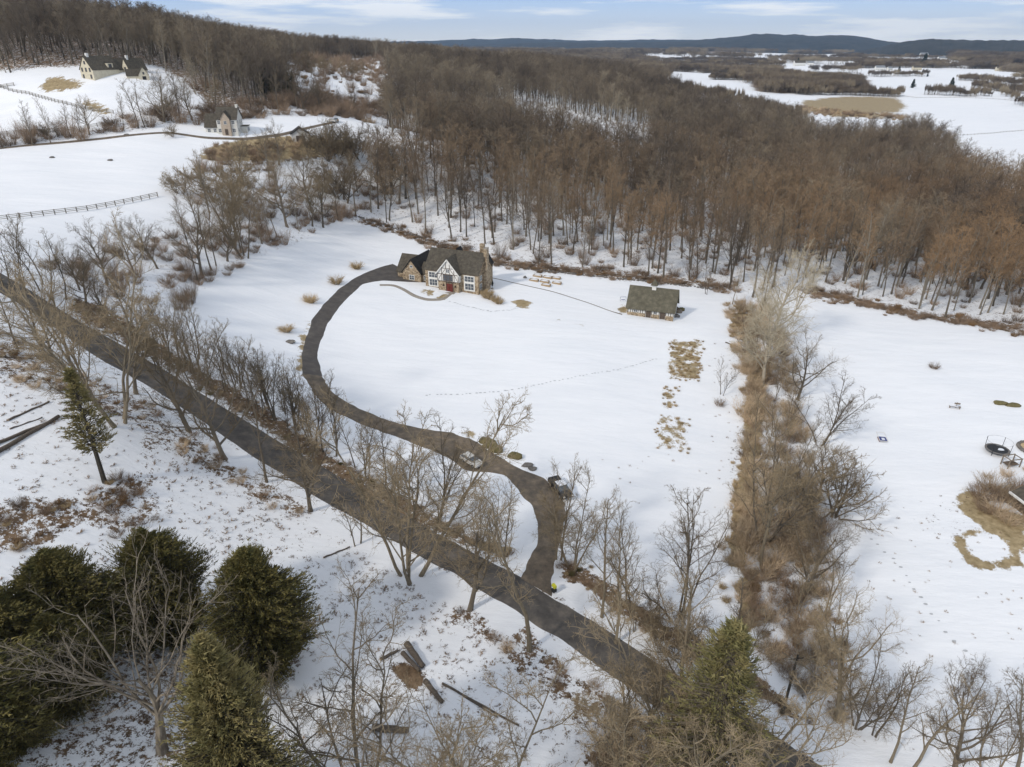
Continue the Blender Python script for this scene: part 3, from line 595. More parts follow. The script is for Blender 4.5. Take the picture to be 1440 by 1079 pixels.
def world_pts(spacing, Dmin, Dmax, azmax=44, seed=0):
    rs = np.random.RandomState(seed); w = Dmax * math.sin(R(azmax))
    xs = np.arange(-w, w, spacing); ys = np.arange(Dmin * .6, Dmax, spacing); X, Y = np.meshgrid(xs, ys); X = X + rs.uniform(-.48, .48, X.shape) * spacing; Y = Y + rs.uniform(-.48, .48, Y.shape) * spacing
    X, Y = X.ravel(), Y.ravel(); D = np.hypot(X, Y); k = (D > Dmin) & (D < Dmax) & (np.abs(np.arctan2(X, Y)) < R(azmax)); X, Y = X[k], Y[k]
    return X, Y, ground(X, Y)
# ---------------------------------------------------------------- the wood: the nearest three hundred trees stand alone, the rest is one mass
X, Y, Z = world_pts(5.9, 120, 900, seed=3); Uu, Vv = proj(np.stack([X, Y, Z], -1)); D = np.hypot(X, Y)
CLEAR = [[(715,150),(750,146),(830,166),(912,188),(915,232),(830,225),(722,196)], [(408,86),(545,84),(545,108),(500,116),(400,110)], [(425,125),(560,130),(560,152),(425,150)],
         [(620,93),(710,90),(715,104),(620,106)], [(560,185),(585,185),(590,215),(565,222)], [(640,172),(668,180),(660,190),(640,184)], [(1130,130),(1262,130),(1262,205),(1130,203)]]
clr = np.zeros(X.shape, bool)
for c in CLEAR: clr |= inpoly(Uu, Vv, c)
wob = 4 * np.sin(X / 7) * np.sin(Y / 9)
inw = inpoly(Uu, Vv + wob, WOOD) & (D > 150); inh = inpoly(Uu, Vv + wob, HILLW) & (D > 330)
rs = np.random.RandomState(9)
keep = (inw | inh) & ~clr & (rs.rand(len(X)) < np.where(D < 260, .72, .92))
gap = np.sin(X / 31 + 2) * np.sin(Y / 27) > .93; keep &= ~gap
X, Y, Z, D, Uu, Vv = (a[keep] for a in (X, Y, Z, D, Uu, Vv))
H = (14 + 14 * rs.rand(len(X)) ** .7) * np.where(inh[keep] & ~inw[keep], .92, 1.0) * (1 - .12 * np.clip((D - 250) / 300, 0, 1))
order = np.argsort(D); near = order[:200]; farr = order[200:]
vis = [i for i in near]
FK = KIND['forest'] + KIND['woodmix']
SECT = [(600, 'left of the stone house'), (700, 'behind the stone house'), (800, 'behind the raised beds'), (880, 'between raised beds and barn'), (980, 'behind the barn'), (1060, 'just left of the hedgerow'), (1140, 'at the far end of the hedgerow'), (1230, 'behind the left part of the right field'), (1330, 'behind the middle of the right field'), (9999, 'behind the right end of the right field')]
for i in vis:
    sec = next(s for lim, s in SECT if Uu[i] < lim); place(rnd.choice(['forest', 'forest', 'woodmix']), (X[i], Y[i], Z[i]), H[i], 'tall bare tree at the wood edge, ' + sec, group='wood edge trees ' + sec, wide=rnd.uniform(.95, 1.25))
zf = np.array([k[2] for k in FK]); ix = rs.randint(0, len(FK), len(farr)); szz = H[farr] / zf[ix]
print('forest', len(vis), len(farr))
scatter('woodland', 'dense leafless brown and grey woodland running back to the hilltop', np.stack([X, Y, Z], -1)[farr], [(k[0], k[1]) for k in FK], szz * rs.uniform(1.2, 1.6, len(farr)), rs.uniform(0, 6.28, len(farr)), ix, szz)

# far woods: clumps of small trees
def farclump(seed, n=26, R_=20):
    r = np.random.RandomState(seed); V = []; Fc = []
    for t in range(n):
        a = r.uniform(0, 6.28); q = R_ * math.sqrt(r.uniform()); c = np.array((math.cos(a) * q, math.sin(a) * q, 0)); h = r.uniform(13, 21); w = h * .24
        for k in range(6):
            b = len(V); e = c + np.array((r.normal(0, .8), r.normal(0, .8), h * .7)); V += [c + (.3, 0, -1), c + (-.3, 0, -1), e]; Fc.append((b, b + 1, b + 2)); break
        for k in range(170):
            d = r.normal(0, 1, 3); d /= np.linalg.norm(d); d[2] = abs(d[2]) if r.rand() < .7 else d[2]; p = c + np.array((0, 0, h * .58)) + d * np.array((w, w, h * .42)) * r.uniform(.3, 1)
            g = d * .6 + np.array((0, 0, .8)) + r.normal(0, .3, 3); s = np.cross(g, r.normal(0, 1, 3)); s /= np.linalg.norm(s); b = len(V); V += [p - s * .16, p + s * .16, p + g * 2.4]; Fc.append((b, b + 1, b + 2))
    m = bpy.data.meshes.new('clump'); m.from_pydata([tuple(v) for v in V], [], Fc); m.materials.append(M['twigf']); m.update(); return m
FC = [farclump(s) for s in (1, 2, 3)]
def polar_pts(n, D0, D1, seed, azm=44):
    r = np.random.RandomState(seed); D = np.exp(r.uniform(math.log(D0), math.log(D1), n)); a = r.uniform(R(-azm), R(azm), n); X = D * np.sin(a); Y = D * np.cos(a); return X, Y, ground(X, Y), D
X, Y, Z, D = polar_pts(9000, 900, 9000, 5); Uu, Vv = proj(np.stack([X, Y, Z], -1))
FARP = [[(1050,112),(1225,114),(1226,128),(1100,134),(1075,132)], [(1340,92),(1600,92),(1600,118),(1440,118),(1360,106)],
        [(1340,76),(1600,74),(1600,98),(1440,98),(1345,90)], [(940,99),(1085,101),(1085,103),(940,102)], [(1040,106),(1110,108),(1110,112),(1040,111)], [(900,85),(935,92),(930,135),(900,135)]]
kf = np.zeros(X.shape, bool)
for c in FARP: kf |= inpoly(Uu, Vv, c)
hedgy = (np.sin(X / 210 + Y / 900) > .975) | (np.sin(Y / 260 + X / 700) > .985)
kf |= ((Vv < 75) & (Vv > 40) & ~inpoly(Uu, Vv, [(740,62),(810,62),(810,74),(740,74)]) & (rs.rand(len(X)) < .85)) | ((Uu < 900) & (Vv < 100))
kf |= hedgy & (Vv < 108) & (Uu > 900) & (rs.rand(len(X)) < .5)
kf &= ~inpoly(Uu, Vv, [(1200,100),(1440,104),(1440,200),(1200,200)]) | inpoly(Uu, Vv, FARP[2])
kf &= ~inpoly(Uu, Vv, [(1185,74),(1260,73),(1345,78),(1350,86),(1270,83),(1200,85)])
kf &= ~inpoly(Uu, Vv, [(1225,97),(1420,97),(1420,112),(1225,112)])
X, Y, Z, D = (a[kf] for a in (X, Y, Z, D)); s = np.clip(D / 1500, .7, 3)
print('far clumps', len(X))
scatter('far_woods', 'distant wooded hills and hedgerows fading to blue', np.stack([X, Y, Z], -1), FC, s, rs.uniform(0, 6.28, len(X)), rs.randint(0, 3, len(X)), np.clip(D / 2600, .8, 1.3))

# hedgerows and tree lines of the far fields
hp = []; rh = np.random.RandomState(7)
for line, stp, jt in [([(930,92),(1000,90),(1100,92)],1.3,.4), ([(960,97),(1030,96),(1090,98)],1.3,.4), ([(985,103),(1040,102),(1080,103)],1.3,.4), ([(1040,108),(1100,108),(1120,112)],1.2,.8), ([(1000,112),(1060,113)],1.4,.5),
    ([(1190,96),(1260,95),(1345,95)],1.8,.6), ([(1225,108),(1300,107)],6,.6), ([(1100,84),(1200,86),(1330,90)],1.8,.5), ([(1200,80),(1340,83)],3,1.2), ([(1370,124),(1440,132)],2.5,.6), ([(1305,133),(1345,135),(1390,135)],5,.8), ([(1130,133),(1200,134),(1265,136)],2.2,.7), ([(1110,120),(1180,124),(1215,126)],1.2,1.5), ([(940,126),(1010,140),(1080,160),(1120,175)],2.0,3), ([(935,86),(990,84),(1090,87)],1.5,.5), ([(1010,92),(1030,99),(1035,106)],1.5,.6), ([(1350,112),(1440,122)],3,1), ([(1400,128),(1440,150)],5,2)]:
    for u, v in resample(line, stp): q = at(u + rh.uniform(-1, 1), v + rh.uniform(-jt, jt)); hp.append((q.x, q.y, q.z, math.hypot(q.x, q.y)))
hp = np.array(hp); print('hedge pts', len(hp))
scatter('field_hedgerows', 'bare hedgerows and tree lines dividing the far snowy fields', hp[:, :3], FC, np.clip(hp[:, 3] / 4200, .16, .7), rh.uniform(0, 6.28, len(hp)), rh.randint(0, 3, len(hp)), rh.uniform(.35, .75, len(hp)))

# ---------------------------------------------------------------- undergrowth, verge brush, briars, tufts (ground cover)
def cover(name, label, polys, spacing, keys, Dmin=40, Dmax=700, smin=.7, smax=1.3, seed=1, prob=1.0, rag=5, azm=46, excl=None):
    X, Y, Z = world_pts(spacing, Dmin, Dmax, azm, seed); U_, V_ = proj(np.stack([X, Y, Z], -1)); U_ = U_ + rag * np.sin(X * 1.1 + Y * .4); V_ = V_ + rag * .6 * np.sin(Y * .9 - X * .5)
    k = np.zeros(X.shape, bool)
    for p in polys: k |= inpoly(U_, V_, p)
    if excl:
        for p in excl: k &= ~inpoly(U_, V_, p)
    r = np.random.RandomState(seed + 50); k &= r.rand(len(X)) < prob * (.55 + .45 * np.sin(X / 3.1 + seed) * np.sin(Y / 4.3) + .2)
    X, Y, Z = X[k], Y[k], Z[k]; ms = [m for q in keys for m in CL[q]]; sc_ = r.uniform(smin, smax, len(X)); print(name, len(X))
    return scatter(name, label, np.stack([X, Y, Z], -1), ms, sc_, r.uniform(0, 6.28, len(X)), r.randint(0, len(ms), len(X)), sc_ * r.uniform(.7, 1.2, len(X)))
ROADX = list(zip([p[0] for p in topE], [p[1] for p in topE])) + [tuple(p) for p in botE[::-1]]
HEDGE_IN = [(1035,430),(1075,430),(1105,475),(1120,560),(1135,640),(1155,760),(1170,840),(1180,920),(1150,930),(1060,880),(1040,800),(1035,650),(1050,560),(1038,480)]
cover('hedgerow_brush', 'tan and brown briars filling the hedgerow strip between the two fields', [HEDGE_IN], 2.2, ['tan', 'brush', 'tan', 'tallt'], 50, 230, .7, 1.35, 1, 1.0)
cover('hedgerow_grass', 'dry tan grass along the lawn side of the hedgerow', [[(1022,430),(1050,425),(1068,480),(1060,560),(1050,700),(1062,800),(1050,900),(1025,900),(1018,780),(1030,640),(1048,540),(1025,480)]], 1.5, ['straw', 'tan', 'straw'], 50, 230, .5, .9, 2, .6)
cover('verge_brush', 'brown brush on the bank between road and driveway', [NVERGE, NVERGE2], 1.3, ['brush', 'olive', 'tan', 'straw'], 40, 230, .28, .58, 3, .85, excl=[ROADX])
cover('roadside_leaves', 'rusty leaf litter and low brush beneath the near roadside trees', [SVERGE, SV2], 1.5, ['rust', 'brush', 'tan'], 40, 230, .3, .7, 4, .5, excl=[ROADX])
cover('thicket', 'tangled grey brown thicket between the horse pasture and the lawn', [LEFTW, [(262,400),(340,345),(352,372),(262,435),(215,440),(190,430)]], 2.6, ['tall', 'brush', 'brush'], 120, 420, .7, 1.3, 5, .6, excl=[[(230,270),(275,250),(285,262),(250,285)], [(270,285),(310,290),(300,320),(262,322)], [(480,210),(545,215),(540,250),(470,245)], [(400,185),(475,180),(480,218),(405,222)], [(380,240),(440,225),(450,250),(390,262)]])
cover('tree_belt_brush', 'dark brush under the tree belt beside the farm lane', [BELT], 4.2, ['brush', 'tall'], 220, 560, 1.2, 2.2, 6, 1.0)
cover('wood_edge_brush', 'reddish brown brush lining the edge of the wood', [[(1130,404),(1200,418),(1300,440),(1440,458),(1500,470),(1440,474),(1300,452),(1200,431),(1130,418)], [(505,303),(600,333),(700,364),(820,376),(1000,396),(1040,405),(1040,415),(1000,407),(820,389),(700,376),(600,347),(512,314)]], 1.7, ['brush', 'rust', 'brush'], 120, 330, .5, 1.1, 7, .85)
cover('woodland_undergrowth', 'saplings and brush on the snowy woodland floor', [WOOD], 6, ['brush', 'tall'], 150, 420, .6, 1.5, 8, .7)
cover('corner_briars', 'grey tan briars tangled beside the road in the near right corner', [[(850,985),(900,1020),(960,1060),(1010,1110),(1100,1230),(820,1230),(840,1070)]], 1.3, ['tan', 'tallt', 'brush'], 35, 110, .5, 1.2, 9, .9, excl=[ROADX])
cover('bank_brush', 'low brown brush on the bank below the hedgerow', [[(1060,860),(1170,900),(1195,960),(1200,1015),(1150,1010),(1100,960),(1050,905)], [(1440,640),(1440,705),(1400,712),(1372,690),(1400,660)]], 1.5, ['brush', 'tan'], 45, 200, .5, 1.0, 10, .75)
cover('near_tufts', 'short brown tufts poking through the snow on the near field', [[(-100,470),(130,560),(230,640),(330,690),(440,740),(560,810),(640,860),(720,910),(840,1000),(820,1200),(-300,1200)]], 1.0, ['tuft'], 35, 190, .6, 1.9, 11, .5)
cover('lawn_tufts', 'scattered weeds and grass tips along the right field and garden', [[(1200,730),(1300,700),(1440,690),(1440,1079),(1190,1079),(1180,940)], [(1000,480),(1040,480),(1025,900),(960,860)], [(830,640),(960,640),(900,720),(800,700)]], 1.9, ['tuft'], 50, 220, .5, 1.2, 12, .35)
cover('garden_stalks', 'dry tan stalks left standing in the two garden plots', [[(942,478),(992,476),(985,538),(936,534)], [(932,545),(955,545),(950,575),(928,575)], [(925,578),(972,590),(968,640),(920,632)]], 1.0, ['straw', 'straw', 'tuft'], 80, 220, .22, .5, 13, .9, rag=2)
cover('marsh_grass', 'clumps of flattened brown marsh grass at the left edge of the near field', [[(-60,722),(40,704),(115,704),(125,735),(60,770),(-60,785)], [(120,690),(190,655),(215,690),(225,735),(150,765)]], 1.2, ['rust', 'brush', 'straw'], 60, 160, .4, .8, 14, .5)
cover('field_brush', 'russet brush patch beside the farm lane', [[(278,215),(300,204),(420,196),(490,205),(480,214),(420,216),(340,226)], [(510,160),(540,160),(545,170),(515,172)]], 2.2, ['brush', 'tan'], 180, 380, .6, 1.1, 15, .9)
cover('hill_brush', 'scattered brush on the snowy clearing up the hill', [[(400,84),(560,84),(560,150),(400,150)], [(215,95),(300,118),(290,150),(215,112)]], 5, ['brush', 'tall', 'rust'], 300, 900, 1.0, 2.6, 17, .35)
cover('hedgerow_understory', 'reddish brown thicket low in the hedgerow', [[(1060,700),(1150,690),(1185,860),(1195,950),(1120,950),(1050,880)]], 2.0, ['brush', 'rust', 'tall'], 50, 200, .6, 1.1, 18, .8)
cover('far_brush', 'low brush and rough grass around the tawny clearing', [[(1130,134),(1250,128),(1280,150),(1270,168),(1120,160)]], 5, ['tan', 'straw', 'brush'], 450, 900, 1.2, 2.6, 16, .8)

# ---------------------------------------------------------------- trees that stand apart: (kind, base u, base v, top v, label)
NEAR = [
 ('multip',165,592,310,'very tall pale multi-stemmed bare tree left of the road, behind the thin pine'),
 ('slimp',108,520,335,'tall pale-stemmed bare tree at the left road edge above the thin pine'),
 ('open',190,553,400,'dark bare tree on the near road edge, just right of the tall pale one'),
 ('open',267,608,440,'bare tree with rusty leaves below, on the near verge left of the forked spreading tree'),
 ('open',318,645,468,'low-forking bare tree on the near verge with wide dark limbs'),
 ('slim',375,677,520,'short-trunked bare tree on the near verge behind the spreading one'),
 ('open',437,718,560,'dark trunked bare tree on the near verge holding rusty orange leaves'),
 ('sap',503,766,655,'small bare tree on the near verge with low drooping limbs'),
 ('multip',577,812,548,'large pale bare tree with two stems rising over the middle of the road'),
 ('open',659,858,678,'bare tree standing in a brown leaf patch on the near verge below the drive entrance'),
 ('slimp',745,915,655,'bare tree with pale upper trunk on near verge directly below drive entrance'),
 ('multi',610,733,590,'grey multi-stemmed bare tree on the far verge beside the silver car'),
 ('multi',954,872,700,'broad many-limbed bare tree right of the drive, at the foot of the lawn'),
 ('sapp',786,790,650,'pale bushy bare tree in front of the drive, left of its mouth'),
 ('multip',806,798,672,'pale bushy bare tree right beside the drive mouth'),
 ('sap',703,785,668,'small many-stemmed bare tree on the bank left of the drive mouth'),
 ('sap',690,782,705,'thin bare tree on the bank two along from the drive mouth'),
 ('slimp',846,868,706,'slender pale bare tree on the far verge right of the drive mouth'),
 ('sap',884,856,722,'small round-headed bare tree behind the far verge, left of the many-limbed tree'),
 ('slimp',866,905,735,'slender pale bare tree beside the road below the small round-headed one'),
 ('slim',1020,925,800,'bare tree leaning over the snow where the hedgerow meets the road'),
 ('openp',1176,1012,846,'tall spreading bare tree at the near end of the hedgerow'),
 ('multi',1206,1020,905,'dark low multi-stemmed tree just right of the spreading hedgerow-end tree'),
 ('sap',1226,1036,930,'small bare tree with a bird-nest like bush at its foot'),
 ('slimp',1252,1072,948,'pale leaning bare tree at lower right, next to the small one'),
 ('slimp',1281,1092,935,'pale slender bare tree at the bottom edge, left of the round-headed one'),
 ('open',1344,1092,945,'round-headed bare tree at the bottom edge in the right corner'),
 ('slim',1424,1100,925,'dark-trunked bare tree at the extreme lower right corner'),
 ('sapp',1388,1100,980,'low thin bare tree between the two trees in the right bottom corner'),
 ('silver',1080,492,335,'big pale silvery bare tree at the far end of the hedgerow'),
 ('silver',1072,540,400,'pale bare tree in the hedgerow just below the big silvery one'),
 ('slimp',1062,475,362,'slim pale bare tree leaning over the lawn beside the big silvery one'),
 ('open',1120,562,455,'dark bare tree on the right side of the hedgerow, below the big silvery one'),
 ('multi',1152,625,522,'spreading bare tree on the right side of the hedgerow opposite the garden plots'),
 ('open',1150,700,598,'gnarled bare tree reaching right from the hedgerow towards the field'),
 ('thorn',1168,735,640,'low crooked bare tree on the right flank of the hedgerow'),
 ('multi',1072,760,585,'many-stemmed bare tree on the left side of the hedgerow near the garden plots'),
 ('slimp',1060,640,545,'slender bare tree on the left side of the hedgerow beside the lower garden plot'),
 ('slimp',1074,800,625,'pale slim bare tree at the middle of the hedgerow'),
 ('open',1130,845,715,'bushy bare tree in the lower hedgerow'),
 ('sapp',1160,870,760,'twiggy pale tree on the right edge of the lower hedgerow'),
 ('sap',1110,690,590,'small bare tree in the thick of the hedgerow'),
 ('sap',1015,556,508,'small lone sapling on the lawn between garden plot and hedgerow'),
 ('sap',993,414,366,'lone slim tree at the wood edge behind the barn'),
 ('slimp',1030,428,372,'pale slim tree at the wood edge above the hedgerow'),
 ('multi',515,1150,905,'many-stemmed thin bare tree at bottom left of centre'),
 ('multip',690,1160,900,'wide thin bare tree at the bottom edge below the cut logs'),
 ('multip',990,1130,880,'large pale tangled bare tree at the bottom, spreading over the road'),
 ('multip',890,1110,900,'pale bare tree tangled with briars at the bottom, left of the spreading one'),
 ('slimp',940,1050,800,'tall pale thin tree rising across the road near the bottom'),
 ('slimp',1050,1140,930,'leaning pale tree at the bottom, right of the tangled spreading one'),
 ('thorn',255,272,232,'crooked dark bare tree alone at the pasture corner'),
 ('open',150,400,300,'dark gnarled bare tree beyond the road, in front of the pasture fence'),
 ('open',190,385,305,'second dark gnarled bare tree beyond the road, right of the first'),
 ('open',222,378,290,'third dark gnarled tree beyond the road, nearest the thicket'),
 ('slim',60,400,310,'bare tree beyond the road at the left edge'),
 ('open',112,408,330,'twisted bare tree beyond the road between the two at the left'),
 ('open',405,320,208,'large dark bare tree rising from the thicket beside the farm lane brush'),
 ('multi',345,362,235,'broad bare tree at the front of the thicket, beside the upper lawn'),
 ('open',330,350,250,'dense bare tree in the thicket just behind the broad one'),
 ('open',285,388,270,'bare tree at the lawn edge of the thicket, next to the broad one'),
 ('open',440,300,200,'bare tree at the back of the thicket by the small white shed'),
 ('thorn',243,192,172,'small bare tree beside the farm lane, left of the white farmhouse'),
 ('thorn',77,194,162,'small round bare tree in the belt beside the upper pasture'),
]
for k, u, v, vt, lab in NEAR: placepx(k, u, v, vt, lab)
dd = empty('bare_tree', at(226, 1056), 0, 'big weathered bare tree with broken pale limbs in front of the cedars', 'bare tree'); tr, crn, zt, _ = KIND['dead'][0]; hh = hgt(dd.location, 765); dd.scale = [hh / zt] * 3; dd.rotation_euler = (0, 0, 0.4)
link(bpy.data.objects.new('trunk', tr), dd); link(bpy.data.objects.new('crown', crn), dd)
# thin trees in rows that nothing tells apart
def row(kind, poly, n, h0, h1, label, group, seed=1, jit=8, var=None):
    r = random.Random(seed); P = resample(poly, 2)
    for i in range(n):
        u, v = P[min(len(P) - 1, int((i + r.uniform(.1, .9)) / n * len(P)))]; q = at(u + r.uniform(-jit, jit), v + r.uniform(-jit, jit) * .5)
        part = '' if n < 12 else (', ' + ('left', 'middle', 'right')[min(2, int(3 * (u - min(p[0] for p in P)) / (1 + max(p[0] for p in P) - min(p[0] for p in P))))] + ' stretch')
        place(kind if isinstance(kind, str) else r.choice(kind), q, r.uniform(h0, h1), label + part, group=group + part, wide=r.uniform(.9, 1.2))
row(['sap', 'sap', 'slim', 'sapp'], [(205,478),(260,512),(330,552),(400,598),(470,645)], 26, 9, 15, 'thin bare tree in the crowded row between road and driveway bend', 'thin trees between road and driveway', 1)
row(['slim', 'sap', 'open'], [(230,480),(300,520),(380,570),(450,620)], 11, 9, 14, 'bare tree along the lawn side of the crowded roadside row', 'lawn side of the roadside row', 16)
row(['slim', 'sap', 'sapp'], [(480,655),(540,685),(590,716)], 7, 9, 14, 'thin bare tree on the far verge between the driveway and the middle of the road', 'thin trees on the far verge', 2)
row(['slim', 'open', 'sap'], [(-40,400),(60,412),(110,430),(150,455),(200,478)], 9, 9, 15, 'dark bare tree on the far verge at the upper left of the road', 'dark trees on the upper far verge', 3)
row(['slim', 'open', 'openp'], [(-60,470),(0,480),(50,500),(90,512)], 6, 11, 18, 'bare tree on the near verge at the upper left of the road', 'trees on the upper near verge', 4, 10)
row(['slim', 'open', 'forest'], [(270,405),(300,378),(350,350),(420,325),(500,303)], 13, 13, 20, 'bare tree along the upper edge of the lawn', 'trees along the upper edge of the lawn', 5, 6)
row(['slim', 'open', 'forest', 'thorn'], [(240,345),(300,300),(330,262),(400,232),(480,222),(540,235),(540,270),(440,280)], 22, 12, 19, 'bare tree standing in the thicket between pasture and lawn', 'bare trees standing in the thicket', 6, 16)
row(['slim', 'open'], [(0,204),(60,202),(130,192),(150,187)], 7, 9, 15, 'bare tree in the thin belt above the farm lane', 'thin belt above the farm lane', 7, 6)
row(['slim', 'open', 'forest'], [(165,188),(230,172),(300,164),(400,156),(560,158)], 22, 13, 21, 'bare tree in the dense belt behind the white farmhouse', 'dense belt behind the farmhouse', 8, 6)
row(['sapp', 'slimp', 'sap'], [(1048,470),(1095,560),(1100,650),(1120,760),(1130,860)], 14, 7, 12, 'slender tree growing up through the briars of the hedgerow', 'slender trees in the hedgerow', 9, 14)
row(['sap', 'thorn'], [(880,880),(930,905),(1000,945)], 5, 5, 9, 'small bare tree on the far verge near the bottom of the road', 'small trees on the lower far verge', 10, 8)
row(['slimp', 'multip', 'sapp'], [(880,1000),(920,1040),(960,1080),(1010,1110)], 5, 9, 13, 'pale fine-twigged tree in the tangle at the bottom, beside the road', 'pale trees in the bottom tangle', 15, 14)
row(['slim', 'thorn'], [(1205,203),(1320,226),(1380,242),(1440,262)], 9, 10, 15, 'bare tree fringing the open snowfield at the far edge of the wood', 'trees fringing the far snowfield', 11, 6)
row(['slim', 'open'], [(735,172),(800,178),(860,192),(905,205)], 10, 12, 17, 'slim tree standing on the snowy strip in the wood', 'trees on the snowy strip in the wood', 12, 6)
row(['slim'], [(1310,132),(1345,134),(1385,134)], 9, 11, 15, 'small bare tree in the short row standing out in the far snowfield', 'short row in the far snowfield', 13, 3)

row(['slim', 'open', 'thorn'], [(405,100),(450,106),(500,110),(548,112)], 11, 9, 16, 'bare tree on the snowy clearing up the hill', 'trees on the hill clearing', 14, 9)
# evergreens
EV = [('cedar',378,942,776,.8,'dark round cedar at the right end of the near evergreen clump'), ('cedar',243,898,748,.82,'tall dark cedar at the back of the near evergreen clump'),
 ('cedar',120,930,778,.95,'dark cedar in the middle of the near clump, behind the broken tree'), ('cedar',25,975,835,1.0,'dark spreading cedar at the left edge of the picture'),
 ('cedar',105,985,868,1.0,'low dark cedar at the front of the clump left of the broken tree'), ('cedar',-40,1080,905,1.1,'dark cedar half cut off by the lower left corner'), ('cedar',30,1050,945,.9,'low dark cedar in the bottom left corner'),
 ('pine',366,1195,900,.85,'olive green pine at the bottom edge right of the broken tree'), ('thin',147,678,520,1.0,'thin pine with bare lower trunk left of the road'),
 ('sparse',985,1130,880,1.1,'olive pine among bare branches at the bottom beside the road'),
 ('sparse',-5,900,800,1.0,'sparse greyish pine at the left edge above the cedars')]
for k, u, v, vt, w, lab in EV: placepx(k, u, v, vt, lab, cat='evergreen tree', wide=w)
for u, v, vt, lab in [(1283,124,112,'small dark evergreen alone in the far snowfield, left of the leaning one'), (1337,124,110,'dark evergreen leaning over the short tree row in the far snowfield'), (1264,101,93,'dark evergreen before the far farmhouses'),
                      (1299,92,76,'tall dark evergreen on the far slope'), (1304,108,103,'low evergreen at the back of the far snowfield'), (1122,90,82,'dark evergreen by the distant white farm')]:
    placepx('fir', u, v, vt, lab, cat='evergreen tree')
for i in range(9): 
    q = at(372 + i * 5.2 + rnd.uniform(-1, 1), 133 + rnd.uniform(-2, 2)); place('fir', q, rnd.uniform(8, 12), 'dark narrow evergreen in the row beyond the tree belt', cat='evergreen tree', group='row of evergreens beyond the belt', wide=.6)
# shrubs of their own
def shrub(u, v, key, s, label, name='grass_clump', cat='grass clump', sz=None, group=None):
    o = link(bpy.data.objects.new(name, CL[key][rnd.randrange(len(CL[key]))])); o.location = at(u, v); o.scale = (s, s, sz or s); o.rotation_euler[2] = rnd.uniform(0, 6); return tag(o, label, cat, group)
shrub(502, 378, 'straw', 2.2, 'tan ornamental grass clump at the top of the driveway bend')
shrub(473, 399, 'straw', 2.4, 'tan ornamental grass clump second from the house along the drive')
shrub(437, 425, 'straw', 2.3, 'tan ornamental grass clump third from the house along the drive')
shrub(403, 466, 'straw', 2.1, 'tan ornamental grass clump nearest the black object by the drive', sz=1.6)
for i, (u, v) in enumerate([(680,414),(684,419),(690,421),(697,424),(702,427),(688,415)]):
    shrub(u, v, 'straw', 1.6, 'straw coloured plant in the bed at the right corner of the stone house', 'bed_plant', 'garden plant', group='straw plants at the house corner')
for u, v, lab in [(1012,570,'small leafless shrub on the lawn beside the upper garden plot'), (1313,518,'low shrub alone in the middle of the right field'), (1228,1000,'round brown twig bush at the foot of the small tree')]:
    shrub(u, v, 'brush', .9, lab, 'shrub', 'shrub')
for i, (u, v, s) in enumerate([(1380,700,1.6),(1395,690,1.8),(1410,702,1.5),(1425,708,1.5),(1385,718,1.3),(1402,722,1.4),(1432,690,1.6),(1418,735,1.2)]):
    shrub(u, v, 'tan' if i % 2 else 'brush', s, 'bare brown shrub in the bed left of the house at the right edge', 'shrub', 'shrub', group='bed shrubs at the right edge')
# ---------------------------------------------------------------- buildings
def frame_from(p1, p2):   # origin at the middle of the front line, x axis from p1 to p2
    a, b = at(*p1), at(*p2); d = b - a; w = math.hypot(d.x, d.y); return (a + b) / 2, math.atan2(d.y, d.x), w
def window(p, x0, x1, z0, z1, y, panes=2, rows=1, fm='white', side='f', grow_=.12, X=None):
    """frame set proud of a wall, glass inside it with glazing bars; side f = front wall, l / r = left / right gable walls at x=X"""
    f = MB(); g = MB(); t = .10
    def B(m, a, b, c, d, o0, o1):
        if side == 'f': m.box(a, b, y - o1, y - o0, c, d)
        elif side == 'r': m.box(X + o0, X + o1, a, b, c, d)
        else: m.box(X - o1, X - o0, a, b, c, d)
    B(f, x0 - grow_, x1 + grow_, z1, z1 + grow_, -.02, t); B(f, x0 - grow_, x1 + grow_, z0 - grow_, z0, -.02, t)
    B(f, x0 - grow_, x0, z0, z1, -.02, t); B(f, x1, x1 + grow_, z0, z1, -.02, t)
    for i in range(1, panes): c = x0 + (x1 - x0) * i / panes; B(f, c - .04, c + .04, z0, z1, -.02, .085)
    for i in range(1, rows): c = z0 + (z1 - z0) * i / rows; B(f, x0, x1, c - .03, c + .03, -.02, .07)
    B(g, x0, x1, z0, z1, -.02, .04)
    o = f.build('window', M[fm], p); g.build('pane', M['glass'], o); return o
def gable_wall_y(mb, x0, x1, y0, y1, zb, ze, zr, xm=None):   # ridge along y
    xm = (x0 + x1) / 2 if xm is None else xm
    mb.prism([(x0, zb), (x1, zb), (x1, ze), (xm, zr), (x0, ze)], 'y', y0, y1)
def gable_wall_x(mb, x0, x1, y0, y1, zb, ze, zr):
    ym = (y0 + y1) / 2; mb.prism([(y0, zb), (y1, zb), (y1, ze), (ym, zr), (y0, ze)], 'x', x0, x1)
def roof_x(mb, x0, x1, y0, y1, ze, zr, ov=.45, th=.22):   # ridge along x, two sloping slabs in one closed chevron
    ym = (y0 + y1) / 2; s = (zr - ze) / (ym - y0); lo = ze - s * ov + .04
    mb.prism([(y0 - ov, lo), (ym, zr + .04), (y1 + ov, lo), (y1 + ov, lo + th), (ym, zr + th + .1), (y0 - ov, lo + th)], 'x', x0 - ov, x1 + ov)
def roof_y(mb, x0, x1, y0, y1, ze, zr, ov=.45, th=.22, back=0):
    xm = (x0 + x1) / 2; s = (zr - ze) / (xm - x0); lo = ze - s * ov + .04
    mb.prism([(x0 - ov, lo), (xm, zr + .04), (x1 + ov, lo), (x1 + ov, lo + th), (xm, zr + th + .1), (x0 - ov, lo + th)], 'y', y0 - ov, y1 + back)

